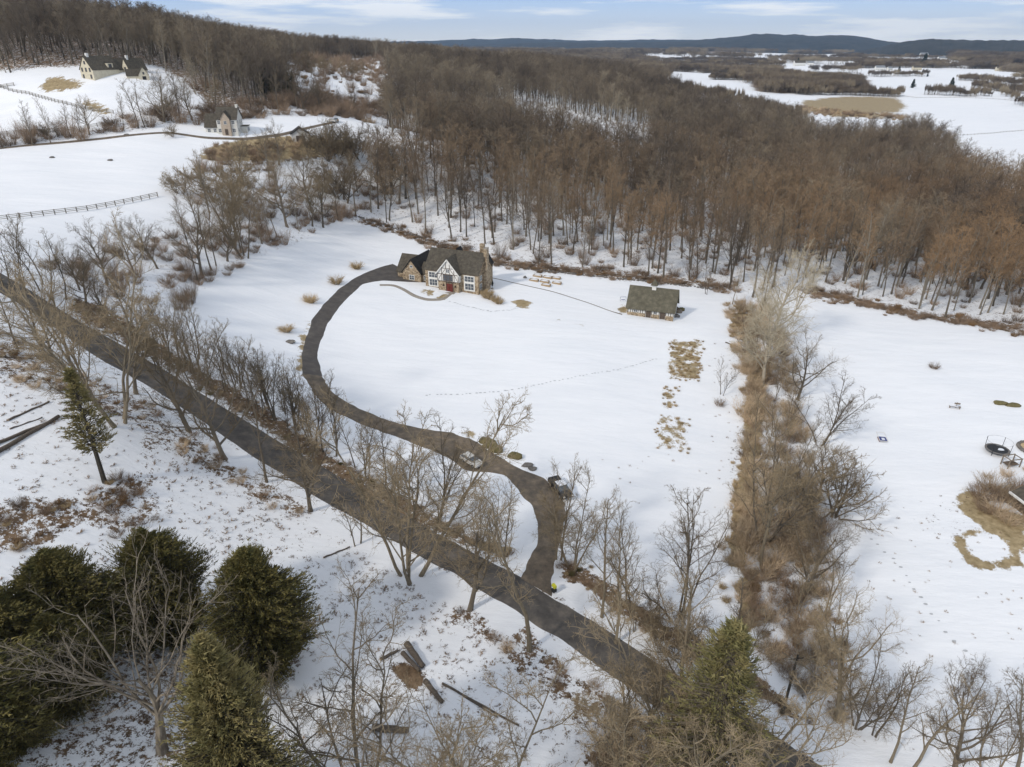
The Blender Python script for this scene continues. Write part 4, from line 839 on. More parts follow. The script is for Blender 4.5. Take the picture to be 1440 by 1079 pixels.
# main stone and half-timbered house
P0, rz, w = frame_from((599, 402), (673, 415)); S = w / 17.0; print('house w', w)
h = empty('stone_house', P0, rz, 'stone and half-timbered house with steep brown roof, red door and garage wing', 'house'); h.scale = (S, S, S)
wm = MB(); gable_wall_x(wm, -8.5, 8.5, 0, 9.6, -1.5, 5.6, 10.4); wall = wm.build('wall', M['stone'], h)
rf = MB(); roof_x(rf, -8.5, 8.5, 0, 9.6, 5.6, 10.4, .3); roofo = rf.build('roof', M['roof'], h)
cg = MB(); cg.box(-3.6, 2.9, -1.3, .5, -1.5, 2.95); cg.build('porch_wall', M['stone'], h)
gw = MB(); gable_wall_y(gw, -3.75, 3.05, -1.5, 3.6, 2.95, 5.5, 9.6); gab = gw.build('half_timbered_gable', M['white'], h)
tm = MB()
for x in (-3.7, -2.3, -.95, .25, 1.6, 2.9): 
    top = 5.45 + (4.1 / 3.4) * (3.4 - abs(x + .35)) - .15; tm.box(x - .07, x + .07, -1.56, -1.49, 3.0, max(5.3, top))
for z in (3.05, 5.15, 6.9): 
    hw = 3.4 if z < 5.5 else 3.4 - (z - 5.5) / (4.1 / 3.4); tm.box(-.35 - hw, -.35 + hw, -1.57, -1.495, z - .07, z + .07)
for x0, x1, z0, z1 in ((-3.6, -2.4, 3.1, 5.1), (2.8, 1.7, 3.1, 5.1), (-2.2, -1.0, 5.2, 6.8), (1.5, .3, 5.2, 6.8)):
    T = Matrix.Translation((x0, -1.53, z0)) @ Matrix.Rotation(-math.atan2(z1 - z0, x1 - x0), 4, 'Y'); tm.box(0, math.hypot(x1 - x0, z1 - z0), -.03, .03, -.05, .05, T)
tm.build('timber', M['timber'], gab)
rg = MB(); roof_y(rg, -3.75, 3.05, -1.5, 4.2, 5.5, 9.6, .4); rg.build('gable_roof', M['roof'], h)
bb = MB(); 
for sx, x0 in ((1, -4.15), (-1, 3.45)):
    T = Matrix.Translation((x0, -1.93, 4.98)) @ Matrix.Rotation(-math.atan2(4.55, 3.8 * sx), 4, 'Y'); bb.box(0, 5.95, -.03, .05, -.12, .16, T)
bb.build('bargeboard', M['white'], h)
window(h, -1.75, 1.05, 3.35, 4.95, -1.5, 4, 2, 'timber'); window(h, -.85, .15, 5.7, 6.7, -1.5, 2, 2, 'white')
for x0, x1 in ((-7.2, -4.6), (4.3, 7.1)):
    window(h, x0, x1, 3.25, 4.75, 0, 3, 2, grow_=.28); window(h, x0 + .05, x1 - .05, .85, 2.65, 0, 3, 2, grow_=.34)
dr = MB().box(-.95, -.05, -1.38, -1.30, .05, 2.35).box(.0, .95, -1.38, -1.30, .05, 2.35).build('door', M['red'], h); MB().box(-.16, -.10, -1.46, -1.38, 1.0, 1.25).build('handle', M['dark'], dr)
MB().box(-1.2, -.99, -1.42, -1.28, .05, 2.6).box(.99, 1.2, -1.42, -1.28, .05, 2.6).box(-1.2, 1.2, -1.44, -1.28, 2.6, 2.85).build('door_frame', M['timber'], h)
for x in (-1.9, 1.8):
    MB().box(x - .14, x + .14, -1.62, -1.3, 1.55, 2.0).build('lantern', M['dark'], h)
MB().box(-1.9, 1.9, -3.0, -1.3, -.5, .05).box(-1.6, 1.6, -3.5, -3.0, -.5, -.12).build('doorstep', M['flag'], h)
ch = MB().box(8.5, 9.6, 3.2, 6.2, -1.5, 6.2); ch.prism([(3.2, 6.2), (6.2, 6.2), (5.5, 7.6), (3.9, 7.6)], 'x', 8.5, 9.6); ch.box(8.55, 9.5, 3.95, 5.45, 7.6, 12.1); ch.build('chimney', M['stone'], h)
MB().box(8.5, 9.56, 3.85, 5.55, 12.1, 12.3).build('chimney_cap', M['flag'], h)
MB().box(5.4, 6.7, 8.2, 9.2, 5, 12.2).build('rear_chimney', M['stone'], h)
rd = MB(); gable_wall_y(rd, 4.0, 8.0, 7.5, 11.5, -1.5, 6.2, 9.4); rd.build('rear_wing', M['stone'], h); rr2 = MB(); roof_y(rr2, 4.0, 8.0, 6.0, 11.5, 6.2, 9.4, .3, back=.4); rr2.build('rear_roof', M['roofd'], h)
rd = MB(); rd.prism([(-2.2, 8.2), (.2, 8.2), (-1, 10.9)], 'y', 6, 9); rd.build('rear_dormer', M['roofd'], h)
window(h, 1.0, 2.2, .9, 2.4, 0, 2, 2, side='r', X=8.5); window(h, 7.0, 8.4, .9, 2.4, 0, 2, 2, side='r', X=8.5); window(h, 1.2, 2.3, 3.5, 4.8, 0, 2, 2, side='r', X=8.5)
# link and garage wing
lk = MB(); gable_wall_x(lk, -11.6, -8.5, 3.2, 8.6, -1.5, 2.9, 5.4); lk.build('link_wall', M['stone'], h); lr = MB(); roof_x(lr, -11.8, -8.4, 3.2, 8.6, 2.9, 5.4, .3); lr.build('link_roof', M['roof'], h)
gg = MB(); gable_wall_y(gg, -17.4, -11.3, 2.2, 13.2, -1.5, 3.1, 6.9); gg.build('garage_wall', M['stone'], h); g2 = MB(); roof_y(g2, -17.4, -11.3, 2.2, 13.2, 3.1, 6.9, .4, back=.4); g2.build('garage_roof', M['roofd'], h)
g3 = MB(); gable_wall_x(g3, -20.0, -15.5, 3.6, 11.6, -1.5, 2.7, 6.7); g3.build('side_wall', M['stone'], h); g4 = MB(); roof_x(g4, -20.0, -14.6, 3.6, 11.6, 2.7, 6.7, .4); g4.build('side_roof', M['roof'], h)
window(h, -15.1, -13.6, .9, 2.2, 2.2, 2, 2, grow_=.15); window(h, -14.7, -14.0, 4.6, 5.2, 2.2, 1, 1, grow_=.1); window(h, -10.7, -9.4, .9, 2.2, 3.2, 2, 2)

# small barn with cupola
P0, rz, w = frame_from((882, 442), (946, 452)); print('barn w', w); S = w / 12
b = empty('small_barn', P0, rz, 'small half-timbered barn with mossy roof and pyramid-capped cupola', 'barn'); b.scale = (S,) * 3
m_ = MB(); gable_wall_x(m_, -6, 6, 0, 7.6, -1.5, 2.5, 6.9); m_.build('wall', M['white'], b)
m_ = MB(); roof_x(m_, -6, 6, 0, 7.6, 2.5, 6.9, .5, .2); m_.build('roof', M['barnroof'], b)
MB().box(-6.05, -1.2, -.12, .02, -1.5, 1.0).box(.3, 2.4, -.12, .02, -1.5, 1.0).box(4.0, 6.05, -.12, .02, -1.5, 1.0).build('stone_base', M['stone'], b)
m_ = MB()
for x in (-5.9, -5.2, -4.6, -3.2, -2.6, -2.0, -1.3, .35, .95, 1.6, 2.3, 4.05, 4.7, 5.3, 5.95): m_.box(x - .07, x + .07, -.10, .01, 1.0, 2.5)
m_.box(-6, 6, -.12, .01, 2.32, 2.46); m_.build('timber', M['timber'], b)
MB().box(-1.1, .2, -.09, .015, 0, 2.3).build('door', M['timber'], b); MB().box(2.5, 3.9, -.09, .015, 0, 2.3).build('door', M['timber'], b)
window(b, -4.3, -3.4, 1.2, 2.1, 0, 2, 2); window(b, 1.0, 1.6, 1.2, 2.1, 0, 2, 1)
window(b, 2.6, 3.6, 1.0, 2.0, 0, 2, 2, side='r', X=6)
cu = MB().box(-.55, .55, 3.25, 4.35, 6.3, 7.9).build('cupola', M['white'], b)
rc = MB(); rc.v = [(-.95, 2.85, 7.85), (.95, 2.85, 7.85), (.95, 4.75, 7.85), (-.95, 4.75, 7.85), (0, 3.8, 9.5)]; rc.f = [(0, 1, 4), (1, 2, 4), (2, 3, 4), (3, 0, 4), (3, 2, 1, 0)]; rc.build('cupola_roof', M['barnroof'], cu)
MB().tube([(0, 3.8, 9.4), (0, 3.8, 10.2)], .04).build('finial', M['dark'], cu)

# white farmhouse
P0, rz, w = frame_from((289, 187), (336, 192)); print('farmhouse w', w); S = w / 13.5
f = empty('white_farmhouse', P0, rz, 'off-white farmhouse with grey roof and stone front gable beside the lane', 'house'); f.scale = (S,) * 3
m_ = MB(); gable_wall_x(m_, -1.5, 6.75, 0, 9, -2, 6.2, 10.4); m_.build('wall', M['stucco'], f); m_ = MB(); roof_x(m_, -1.5, 6.75, 0, 9, 6.2, 10.4, .4); m_.build('roof', M['roof'], f)
m_ = MB(); gable_wall_x(m_, -6.75, -1.45, 1, 8, -2, 3.2, 7.8); m_.build('side_wall', M['stucco'], f); m_ = MB(); roof_x(m_, -6.75, -1.9, 1, 8, 3.2, 7.8, .4); m_.build('side_roof', M['roof'], f)
m_ = MB(); gable_wall_y(m_, .4, 4.2, -.9, 3.5, -2, 6.3, 9.1); m_.build('front_gable', M['tanstone'], f); m_ = MB(); roof_y(m_, .4, 4.2, -.9, 4, 6.3, 9.1, .35); m_.build('gable_roof', M['roof'], f)
for x in (-1.1, 4.7): window(f, x, x + 1.1, 4.2, 5.4, 0, 2, 2, 'white', grow_=.14); window(f, x, x + 1.1, 1.0, 2.3, 0, 2, 2, 'white', grow_=.08)
for x in (-5.9, -3.5): window(f, x, x + 1.1, 1.0, 2.3, 1, 2, 2, 'white', grow_=.08)
window(f, 1.8, 2.8, 4.2, 5.4, -.9, 2, 2, 'white', grow_=.08); MB().box(1.7, 2.9, -1.02, -.92, 0, 2.3).build('door', M['timber'], f)
for y in (1.2, 4.2, 6.6): window(f, y, y + 1.0, 4.2, 5.5, 0, 1, 2, 'white', 'r', X=6.75, grow_=.08); window(f, y, y + 1.0, 1.0, 2.4, 0, 1, 2, 'white', 'r', X=6.75, grow_=.08)
MB().box(6.75, 9.4, 4.5, 9.2, -2, 2.8).build('sunroom', M['stucco'], f); MB().box(6.6, 9.7, 4.3, 9.4, 2.8, 3.0).build('sunroom_roof', M['roof'], f); window(f, 5.2, 8.4, .8, 2.3, 0, 3, 1, side='r', X=9.4)
MB().box(6.0, 6.9, 4.0, 5.2, 8, 11.6).build('chimney', M['stucco'], f)
# white shed with dark roof
P0, rz, w = frame_from((411, 200), (436, 203)); S = w / 6.4; print('shed w', w)
s_ = empty('white_shed', P0, rz, 'white open-fronted shed with black roof right of the farmhouse', 'shed'); s_.scale = (S,) * 3
m_ = MB(); gable_wall_y(m_, -3.2, 3.2, .3, 7, -1, 3.2, 5.2); m_.build('wall', M['white'], s_); m_ = MB(); roof_y(m_, -3.2, 3.2, .3, 7, 3.2, 5.2, .4, back=.4); m_.build('roof', M['roofd'], s_)
MB().box(-1.6, 1.6, .16, .28, 0, 2.7).build('opening_shade', M['timber'], s_); window(s_, 3, 5, .8, 2, 0, 2, 1, side='r', X=3.2)  # solid dark panel: the shade inside the open front is put into its colour
# cream estate on the hill: three buildings
P0, rz, w = frame_from((112, 109), (137, 114.5)); print('estate w', w); k = w / 11 * .74
e = empty('cream_house', P0, rz, 'large cream gabled house on the hill with dormer and dark roof', 'house'); e.scale = (k,) * 3
m_ = MB(); gable_wall_y(m_, -5.5, 5.5, 0, 14, -3, 4.5, 10.5); m_.build('wall', M['cream'], e); m_ = MB(); roof_y(m_, -5.5, 5.5, 0, 14, 4.5, 10.5, .3, back=.3); m_.build('roof', M['roof'], e)
for x in (-3.9, -.6, 2.7): window(e, x, x + 1.1, 3.6, 5.2, 0, 2, 2, 'timber', grow_=.15)
for x in (-3.9, 2.7): window(e, x, x + 1.1, .5, 2.1, 0, 2, 2, 'timber', grow_=.15)
window(e, -.6, .6, 7.0, 8.3, 0, 2, 1, 'timber', grow_=.15)
m_ = MB(); gable_wall_y(m_, -3.5, 4.5, 14.4, 20, -3, 4.2, 9); m_.build('wing_wall', M['cream'], e); m_ = MB(); roof_y(m_, -3.5, 4.5, 14.8, 20, 4.2, 9, .3); m_.build('wing_roof', M['roof'], e)
m_ = MB(); m_.box(1.5, 5.0, 8.5, 11.5, 4, 7.4); m_.build('dormer', M['cream'], e); MB().box(1.3, 5.3, 8.2, 11.8, 7.4, 7.6).build('dormer_roof', M['roofd'], e); window(e, 9.3, 10.7, 5.4, 6.8, 0, 2, 1, 'timber', 'r', X=5.0)
m_ = MB(); gable_wall_y(m_, 3, 9.5, 17, 27, -3, 4.0, 9.3); m_.build('end_wall', M['cream'], e); m_ = MB(); roof_y(m_, 3, 9.5, 17, 27, 4.0, 9.3, .3, back=.3); m_.build('end_roof', M['roof'], e)
window(e, 5.6, 6.9, 3.6, 5.2, 17, 2, 2, 'timber'); MB().box(-.6, .6, 1.5, 2.7, 9, 12.0).build('chimney', M['white'], e); MB().box(5.7, 6.8, 18.5, 19.5, 8, 10.8).build('chimney', M['white'], e)
P0, rz, w = frame_from((196, 112), (211, 113)); print('cream barn', w); k = w / 7.5
e = empty('cream_barn', P0, rz, 'cream gable-ended barn with dark door, right of the large cream house', 'barn'); e.scale = (k,) * 3
m_ = MB(); gable_wall_y(m_, -3.7, 3.7, 0, 9, -2, 3.6, 9); m_.build('wall', M['cream'], e); m_ = MB(); roof_y(m_, -3.7, 3.7, 0, 9, 3.6, 9, .3, back=.3); m_.build('roof', M['roof'], e)
m_ = MB(); gable_wall_x(m_, -12, -3.6, 2, 9, -2, 3, 7.6); m_.build('wing_wall', M['cream'], e); m_ = MB(); roof_x(m_, -12, -1.8, 2, 9, 3, 7.6, .3); m_.build('wing_roof', M['roof'], e)
MB().box(-1.2, 1.4, -.14, .01, 0, 2.6).build('door', M['dark'], e); window(e, -.5, .5, 4, 5.6, 0, 2, 2, 'timber')
def cottage(u, v, w, label, roofm='roof', wallm='white', rz=.1, name='farmhouse', d=7, ze=4.5, zr=7.5, cat='house'):
    P = at(u, v); c = empty(name, P, rz, label, cat); x = w / 2
    m_ = MB(); gable_wall_x(m_, -x, x, 0, d, -3, ze, zr); m_.build('wall', M[wallm], c); m_ = MB(); roof_x(m_, -x, x, 0, d, ze, zr, .4); m_.build('roof', M[roofm], c)
    n = max(2, int(w / 4))
    for i in range(n): q = -x + (i + .5) * w / n; window(c, q - .5, q + .5, 1.2, 2.6, 0, 1, 1, 'timber')
    return c
cottage(325, 87, 14, 'brown-walled house with pointed gables in the trees beyond the belt', 'roofd', 'stone', -.3)
cottage(1125, 93, 30, 'distant long white farmhouse among fields, left of the far village', 'roof', 'white', .1, d=12, ze=8, zr=14)
cottage(1140, 92, 18, 'distant white barn just right of the long farmhouse', 'grey', 'white', -.2, 'farm_barn', 12, 7, 12, 'barn')
cottage(1238, 99, 22, 'far white house with light roof beneath the wooded ridge', 'grey', 'white', .05, d=9, ze=6, zr=10)
cottage(1252, 99, 12, 'far tiny white outbuilding beside the light-roofed house', 'grey', 'white', .3, 'outbuilding', d=8)
cottage(1290, 99, 20, 'far pale house left of centre on the village road', 'roof', 'cream', 0, d=9, ze=6, zr=10)
cottage(1325, 85, 26, 'far white house high on the snowy slope', 'grey', 'white', .2, d=10, ze=7, zr=11)
cottage(1408, 100, 24, 'far pale house at the right end of the village', 'roof', 'cream', -.1, d=10, ze=7, zr=11)
cottage(975, 100, 22, 'far white house behind the first hedged fields', 'grey', 'white', .2, d=10, ze=7, zr=11)
cottage(1190, 78, 40, 'very far white farm on the hillside snow', 'grey', 'white', 0, d=14, ze=9, zr=14)
cottage(1300, 79, 30, 'very far white farm right of the tall evergreen', 'grey', 'white', 0, d=14, ze=8, zr=13)
# house corner at the right edge
P0 = at(1486, 733); nh = empty('brown_house', P0, R(8), 'brown house with white snowy eave, cut off by the right edge', 'house')
m_ = MB(); gable_wall_y(m_, -4.2, 5.5, -3.0, 5, -2, 2.7, 5.2); m_.build('wall', M['soil'], nh); m_ = MB(); roof_y(m_, -4.2, 5.5, -3.0, 5, 2.7, 5.2, .5, back=.5); m_.build('roof', M['roof'], nh)
MB().box(-5.05, -4.55, -3.6, 5.6, 2.3, 2.62).build('eave', M['white'], nh)
window(nh, -3, -1.5, .9, 2.2, -3.0, 2, 1)

# ---------------------------------------------------------------- cars
def car_body(prof, half, m, name, par, inset=.12):
    """side outline (y forward, z up) lofted across the width with rounded shoulders"""
    mb = MB(); n = len(prof); xs = [(-half, .0), (-half * .985, 1), (half * .985, 1), (half, .0)]
    mb.v = []; secs = [(-half, .90), (-half + inset, 1.0), (half - inset, 1.0), (half, .90)]
    zc = .62
    for x, k in secs: mb.v += [(x, y * (1 if k == 1 else .985), zc + (z - zc) * k) for y, z in prof]
    for s in range(3):
        for i in range(n): mb.f.append((s * n + i, s * n + (i + 1) % n, (s + 1) * n + (i + 1) % n, (s + 1) * n + i))
    mb.f += [tuple(range(n)), tuple(3 * n + i for i in range(n))[::-1]]
    me_o = mb.build(name, m, par); return me_o
def wheels(par, half, ys, r=.36):
    for x in (-half, half):
        for y in ys:
            t = MB().tube([(x - .12, y, r), (x + .12, y, r)], r, 16).build('wheel', M['dark'], par); sx = 1 if x > 0 else -1
            MB().tube([(x + sx * .10, y, r), (x + sx * .135, y, r)], r * .6, 12).build('rim', M['grey'], t)
def hull(mb, pb, pt, zb, zt):  # tapered cabin from bottom rectangle to top rectangle
    n = len(mb.v); x, y0, y1 = pb; X, Y0, Y1 = pt
    mb.v += [(-x, y0, zb), (x, y0, zb), (x, y1, zb), (-x, y1, zb), (-X, Y0, zt), (X, Y0, zt), (X, Y1, zt), (-X, Y1, zt)]
    mb.f += [tuple(n + i for i in q) for q in ((3, 2, 1, 0), (4, 5, 6, 7), (0, 1, 5, 4), (1, 2, 6, 5), (2, 3, 7, 6), (3, 0, 4, 7))]; return mb
def heading(p, q): a, b = at(*p), at(*q); return math.atan2(b.y - a.y, b.x - a.x) - R(90)
c = empty('silver_car', at(663, 652) + Vector((0, 0, .1)), heading((651, 643), (677, 660)), 'silver hatchback parked on the edge of the gravel drive', 'car')
car_body([(-2.15, .3), (2.15, .3), (2.2, .62), (2.05, .82), (1.0, .98), (-2.05, 1.02), (-2.2, .7)], .88, M['silver'], 'body', c)
hull(MB(), (.80, -2.0, 1.1), (.62, -1.55, .25), .98, 1.42).build('windows', M['glass'], c); hull(MB(), (.645, -1.6, .3), (.60, -1.5, .2), 1.42, 1.50).build('car_roof', M['silver'], c)
wheels(c, .82, (-1.3, 1.3), .33)
for x in (-.62, .62): MB().box(x - .2, x + .2, 2.1, 2.2, .55, .72).build('headlight', M['white'], c); MB().box(x - .2, x + .2, -2.21, -2.12, .65, .85).build('tail_light', M['red'], c)
c = empty('pickup_truck', at(788, 692) + Vector((0, 0, .12)), heading((781, 683), (796, 704)), 'black pickup truck with frosted roof parked at the lawn edge', 'pickup truck')
car_body([(-2.9, .45), (2.8, .45), (2.9, .75), (2.8, 1.05), (1.4, 1.2), (-2.85, 1.18), (-2.9, .8)], 1.0, M['black'], 'body', c)
hull(MB(), (.88, -.9, 1.55), (.72, -.65, .75), 1.18, 1.74).build('windows', M['glass'], c); hull(MB(), (.75, -.7, .8), (.70, -.6, .7), 1.74, 1.84).build('car_roof', M['snow'], c)
MB().box(-.92, .92, -2.85, -1.0, 1.16, 1.24).build('bed_cover', M['dark'], c); hull(MB(), (.8, 1.6, 2.75), (.7, 1.7, 2.6), 1.03, 1.2).build('hood', M['black'], c)
wheels(c, .93, (-1.85, 1.85), .42)
for x in (-.75, .75): MB().box(x - .17, x + .17, 2.82, 2.92, .75, .98).build('headlight', M['white'], c); MB().box(x - .12, x + .12, -2.95, -2.87, .75, 1.1).build('tail_light', M['red'], c)

# ---------------------------------------------------------------- fences
def fence(path, label, hgt_=1.35, step=2.6, maxn=95, rails=3):
    P = [at(*p) for p in path]; d = [0]
    for a, b in zip(P[:-1], P[1:]): d.append(d[-1] + math.hypot(b.x - a.x, b.y - a.y))
    n = min(maxn, max(3, int(d[-1] / step))); o = empty('rail_fence', P[0], 0, label, 'fence'); q = []
    for i in range(n + 1):
        t = d[-1] * i / n; x = np.interp(t, d, [p.x for p in P]); y = np.interp(t, d, [p.y for p in P]); q.append(Vector((x, y, gz(x, y))) - P[0])
    pm = MB().box(-.09, .09, -.09, .09, -.5, hgt_).mesh('post', M['fence'])
    for v in q: p = link(bpy.data.objects.new('post', pm), o); p.location = v
    m_ = MB()
    for a, b in zip(q[:-1], q[1:]):
        for k in range(rails): z = hgt_ * (.35 + .28 * k); m_.tube([a + Vector((0, 0, z)), b + Vector((0, 0, z))], .07, 4)
    m_.build('rails', M['fence'], o); return o
fence([(-60,318),(0,311),(60,304),(120,297),(170,288),(222,277)], 'grey post and rail fence along the near side of the big pasture')
fence([(-60,112),(0,123),(40,133),(80,145),(120,156),(160,160)], 'post and rail fence crossing the upper pasture below the cream house', maxn=90)
fence([(-60,132),(0,124),(20,121)], 'short post and rail fence at the far left of the upper pasture')
fence([(-60,196),(0,191),(60,187),(110,184),(170,172)], 'post and rail fence between the upper pasture and the tree belt', maxn=90)
fence([(355,152),(420,147),(480,150),(545,152)], 'far post and rail fence beyond the dense belt')
fence([(1225,130),(1290,138),(1360,138),(1430,142)], 'thin dark fence line across the far snowfield', 1.4, 7, 60, 2)
fence([(1335,192),(1380,189),(1440,184)], 'thin dark fence line at the near side of the far snowfield', 1.3, 5, 60, 2)

# dry stone wall behind the house, drawn as one wall with rubble surface
def stonewall(path, label, h_=.8, w_=.6):
    P = resample(path, 4); mb = MB(); r = random.Random(5)
    for u, v in P:
        q = at(u + r.uniform(-1.5, 1.5), v + r.uniform(-.6, .6)); s = r.uniform(.5, 1.1); mb.blob((q.x, q.y, q.z + .15), (s * w_, s * w_ * .8, s * h_ * .6), r.randrange(999), .25, 7, 4)
    return tag(mb.build('stone_wall', M['rock'], None), label, 'stone wall')
stonewall([(500,304),(540,316),(600,338),(640,352)], 'low rubble stone wall at the wood edge left of the house', .5)
stonewall([(700,372),(760,381),(820,387),(900,395),(960,402),(1020,410)], 'low rubble stone wall at the wood edge between house and barn', .6)
# gravel path line from house to barn
o = ribbon('path', [(687,389),(730,399),(780,410),(830,426),(862,438),(876,441)], [(687,390.6),(730,400.6),(780,411.8),(830,427.8),(862,439.8),(874,443.5)], M['soil'], lift=.10, nseg=60, ncross=3, edge_noise=.12)
# ---------------------------------------------------------------- small things
def bed(u, v, rz, label):
    P = at(u, v); o = empty('raised_bed', P, rz, label, 'garden bed', 'raised garden beds behind the house'); m_ = MB()
    m_.box(-1.3, 1.3, -.7, -.58, -.3, .5).box(-1.3, 1.3, .58, .7, -.3, .5).box(-1.3, -1.18, -.58, .58, -.3, .5).box(1.18, 1.3, -.58, .58, -.3, .5); m_.build('frame', M['logend'], o)
    MB().blob((0, 0, .38), (1.15, .56, .22), 3, .1).build('snow_fill', M['snow'], o); return o
for i, (u, v, lab) in enumerate([(756,389,'far left'), (751,395,'near left'), (770,391,'back centre'), (766,397,'middle centre'), (782,392,'back right'), (768,402,'front centre'), (783,399,'front right')]):
    bed(u, v, -.35, 'wooden raised garden bed filled with snow, the %s one of the group' % lab)
def rock(u, v, r_, label, m='rock', name='boulder', cat='rock', group=None, z=.3):
    P = at(u, v); o = MB().blob((0, 0, 0), r_, int(u), .2, 12, 8).build(name, M[m], None, True); o.location = P + Vector((0, 0, r_[2] * z)); return tag(o, label, cat, group)
rock(409, 482, (1.1, .7, .5), 'dark covered mound on the snow beside the driveway bend')
rock(738, 391, (.5, .5, .45), 'dark boulder on the snow left of the raised beds')
for u, v, s, lab in [(690,628,1.5,'mossy boulder pile beside the drive nearest the silver car'), (683,622,1.2,'grey stone heap by the drive, above the silver car'), (698,634,1.3,'mossy boulder between the two heaps by the drive'), (724,643,1.2,'mossy rock by the drive halfway to the black truck')]:
    rock(u, v, (s, s * .8, s * .6), lab, 'olive')
rock(742, 655, (1.1, .6, .4), 'dark flat rock by the drive near the black truck'); rock(749, 660, (.9, .5, .35), 'dark low rock by the drive, closest to the black truck')
rock(1407, 568, (1.6, .8, .5), 'grey covered mound on the right field', 'olive'); rock(1425, 571, (1.9, .7, .5), 'longer grey covered mound right beside the first', 'olive')
# stone cluster at barn end
for i, (u, v, mm) in enumerate([(951,436,'soil'), (955,440,'plank'), (951,446,'rock'), (958,437,'olive')]):
    rock(u, v, (.8, .6, .7), ['brown crate-like heap at the right end of the barn', 'brown timber heap at the barn end', 'dark bin-like heap at the near corner of the barn', 'green shrub mound at the barn end'][i], mm, 'heap', 'heap')
def log(u0, v0, u1, v1, r_, label, name='log', group=None, m='log'):
    a, b = at(u0, v0), at(u1, v1); o = empty(name, a, 0, label, 'log', group); d = b - a; up = Vector((0, 0, r_ * .8))
    n = 7; pts_ = [d * (i / n) + up + Vector((0, 0, .06 * math.sin(i * 2))) for i in range(n + 1)]
    MB().tube(pts_, [r_ * (1 - .25 * i / n) for i in range(n + 1)], 9).build('bark', M[m], o, True)
    e_ = MB(); e_.tube([pts_[0] - d.normalized() * .02, pts_[0]], r_ * .93, 9); e_.build('cut_end', M['logend'], o); return o
log(535, 929, 560, 916, .22, 'short cut log lying alone left of the log pile')
log(572, 908, 595, 940, .42, 'thick dark log, right of the two laid side by side')
log(566, 920, 590, 945, .30, 'snow-topped log laid beside the thick dark one')
log(598, 960, 622, 990, .34, 'split log lying below the brown debris patch')
log(524, 1026, 575, 1030, .42, 'heavy log lying behind the many-stemmed tree near the bottom')
log(622, 962, 730, 1022, .14, 'long thin fallen branch running right from the split log')
log(640, 972, 700, 1010, .10, 'shorter thin branch beside the long fallen one')
log(-20, 648, 84, 588, .34, 'long dark fallen trunk at the left edge, lower of the pair'); log(-20, 632, 78, 592, .26, 'long dark fallen trunk at the left edge, upper of the pair')
log(12, 592, 70, 566, .16, 'thin dark fallen limb above the fallen trunks'); log(14, 604, 60, 588, .10, 'thinnest fallen limb between the trunks and the upper limb')
log(455, 785, 492, 770, .12, 'broken dark branch on the snow left of the small verge tree'); log(0, 503, 45, 505, .16, 'thin fallen limb at the left edge below the road')
log(1020, 482, 1046, 492, .14, 'dark limb lying out from the hedgerow over the snow')
# dark ivy-clad tree trunk; the pole parts are its stem and top branches
P = at(1100, 1003); pt = empty('ivy_clad_trunk', P, 0, 'dark ivy-clad tree trunk standing in the snow beside the lower road', 'pole'); hh = hgt(P, 922)
MB().tube([(0, 0, -.4), (.05, 0, hh * .5), (.1, .05, hh)], [.2, .16, .1], 8).build('pole', M['ivy'], pt); MB().tube([(0, 0, -.1), (0, 0, .7)], [.34, .26], 8).build('base', M['ivy'], pt)
MB().tube([(-.8, 0, hh * .93), (.9, .1, hh * .95)], .06, 5).build('top_branches', M['ivy'], pt)
# mailbox at the drive mouth
P = at(779, 834); mbx = empty('mailbox', P, .5, 'yellow and black mailbox on a post at the drive mouth', 'mailbox')
MB().box(-.07, .07, -.07, .07, -.3, 1.05).build('post', M['plank'], mbx); MB().box(-.2, .2, -.35, .35, 1.05, 1.45).build('box', M['yellow'], mbx); MB().box(-.3, .3, -.25, .25, .3, .75).build('newspaper_tube', M['dark'], mbx)
# trampoline
def ringtube(m_, c, R_, r_, n=28, z=0): m_.tube([(c[0] + R_ * math.cos(2 * math.pi * i / n), c[1] + R_ * math.sin(2 * math.pi * i / n), z) for i in range(n + 1)], r_, 6)
P = at(1401, 636); t_ = empty('trampoline', P, 0, 'round black trampoline with tall net posts and snow on its mat', 'trampoline'); RT = 2.1
m_ = MB(); m_.tube([(0, 0, .70), (0, 0, .74)], RT * .86, 28); m_.build('mat', M['dark'], t_)
m_ = MB(); 
for i in range(28):
    a, b2 = 2 * math.pi * i / 28, 2 * math.pi * (i + 1) / 28; n = len(m_.v); 
    for r_, z in ((RT * .85, .77), (RT * 1.02, .75), (RT * 1.02, .70), (RT * .85, .72)): m_.v += [(r_ * math.cos(a), r_ * math.sin(a), z), (r_ * math.cos(b2), r_ * math.sin(b2), z)]
    m_.f += [(n, n + 2, n + 3, n + 1), (n + 2, n + 4, n + 5, n + 3), (n + 4, n + 6, n + 7, n + 5), (n + 6, n, n + 1, n + 7)]
m_.build('pad', M['rock'], t_)
MB().blob((.55, -.2, .74), (.6, .45, .08), 2, .2, 12, 6).build('snow_patch', M['snow'], t_)
for i in range(4):
    a = .6 + i * math.pi / 2; x, y = RT * math.cos(a), RT * math.sin(a); MB().tube([(x, y, -.1), (x, y, .7)], .05, 6).build('leg', M['dark'], t_); MB().tube([(x * 1.03, y * 1.03, .6), (x * 1.06, y * 1.06, 2.6)], .05, 6).build('net_post', M['dark'], t_)
m_ = MB(); ringtube(m_, (0, 0), RT * 1.05, .02, 28, 2.55); m_.build('net_rim', M['grey'], t_)
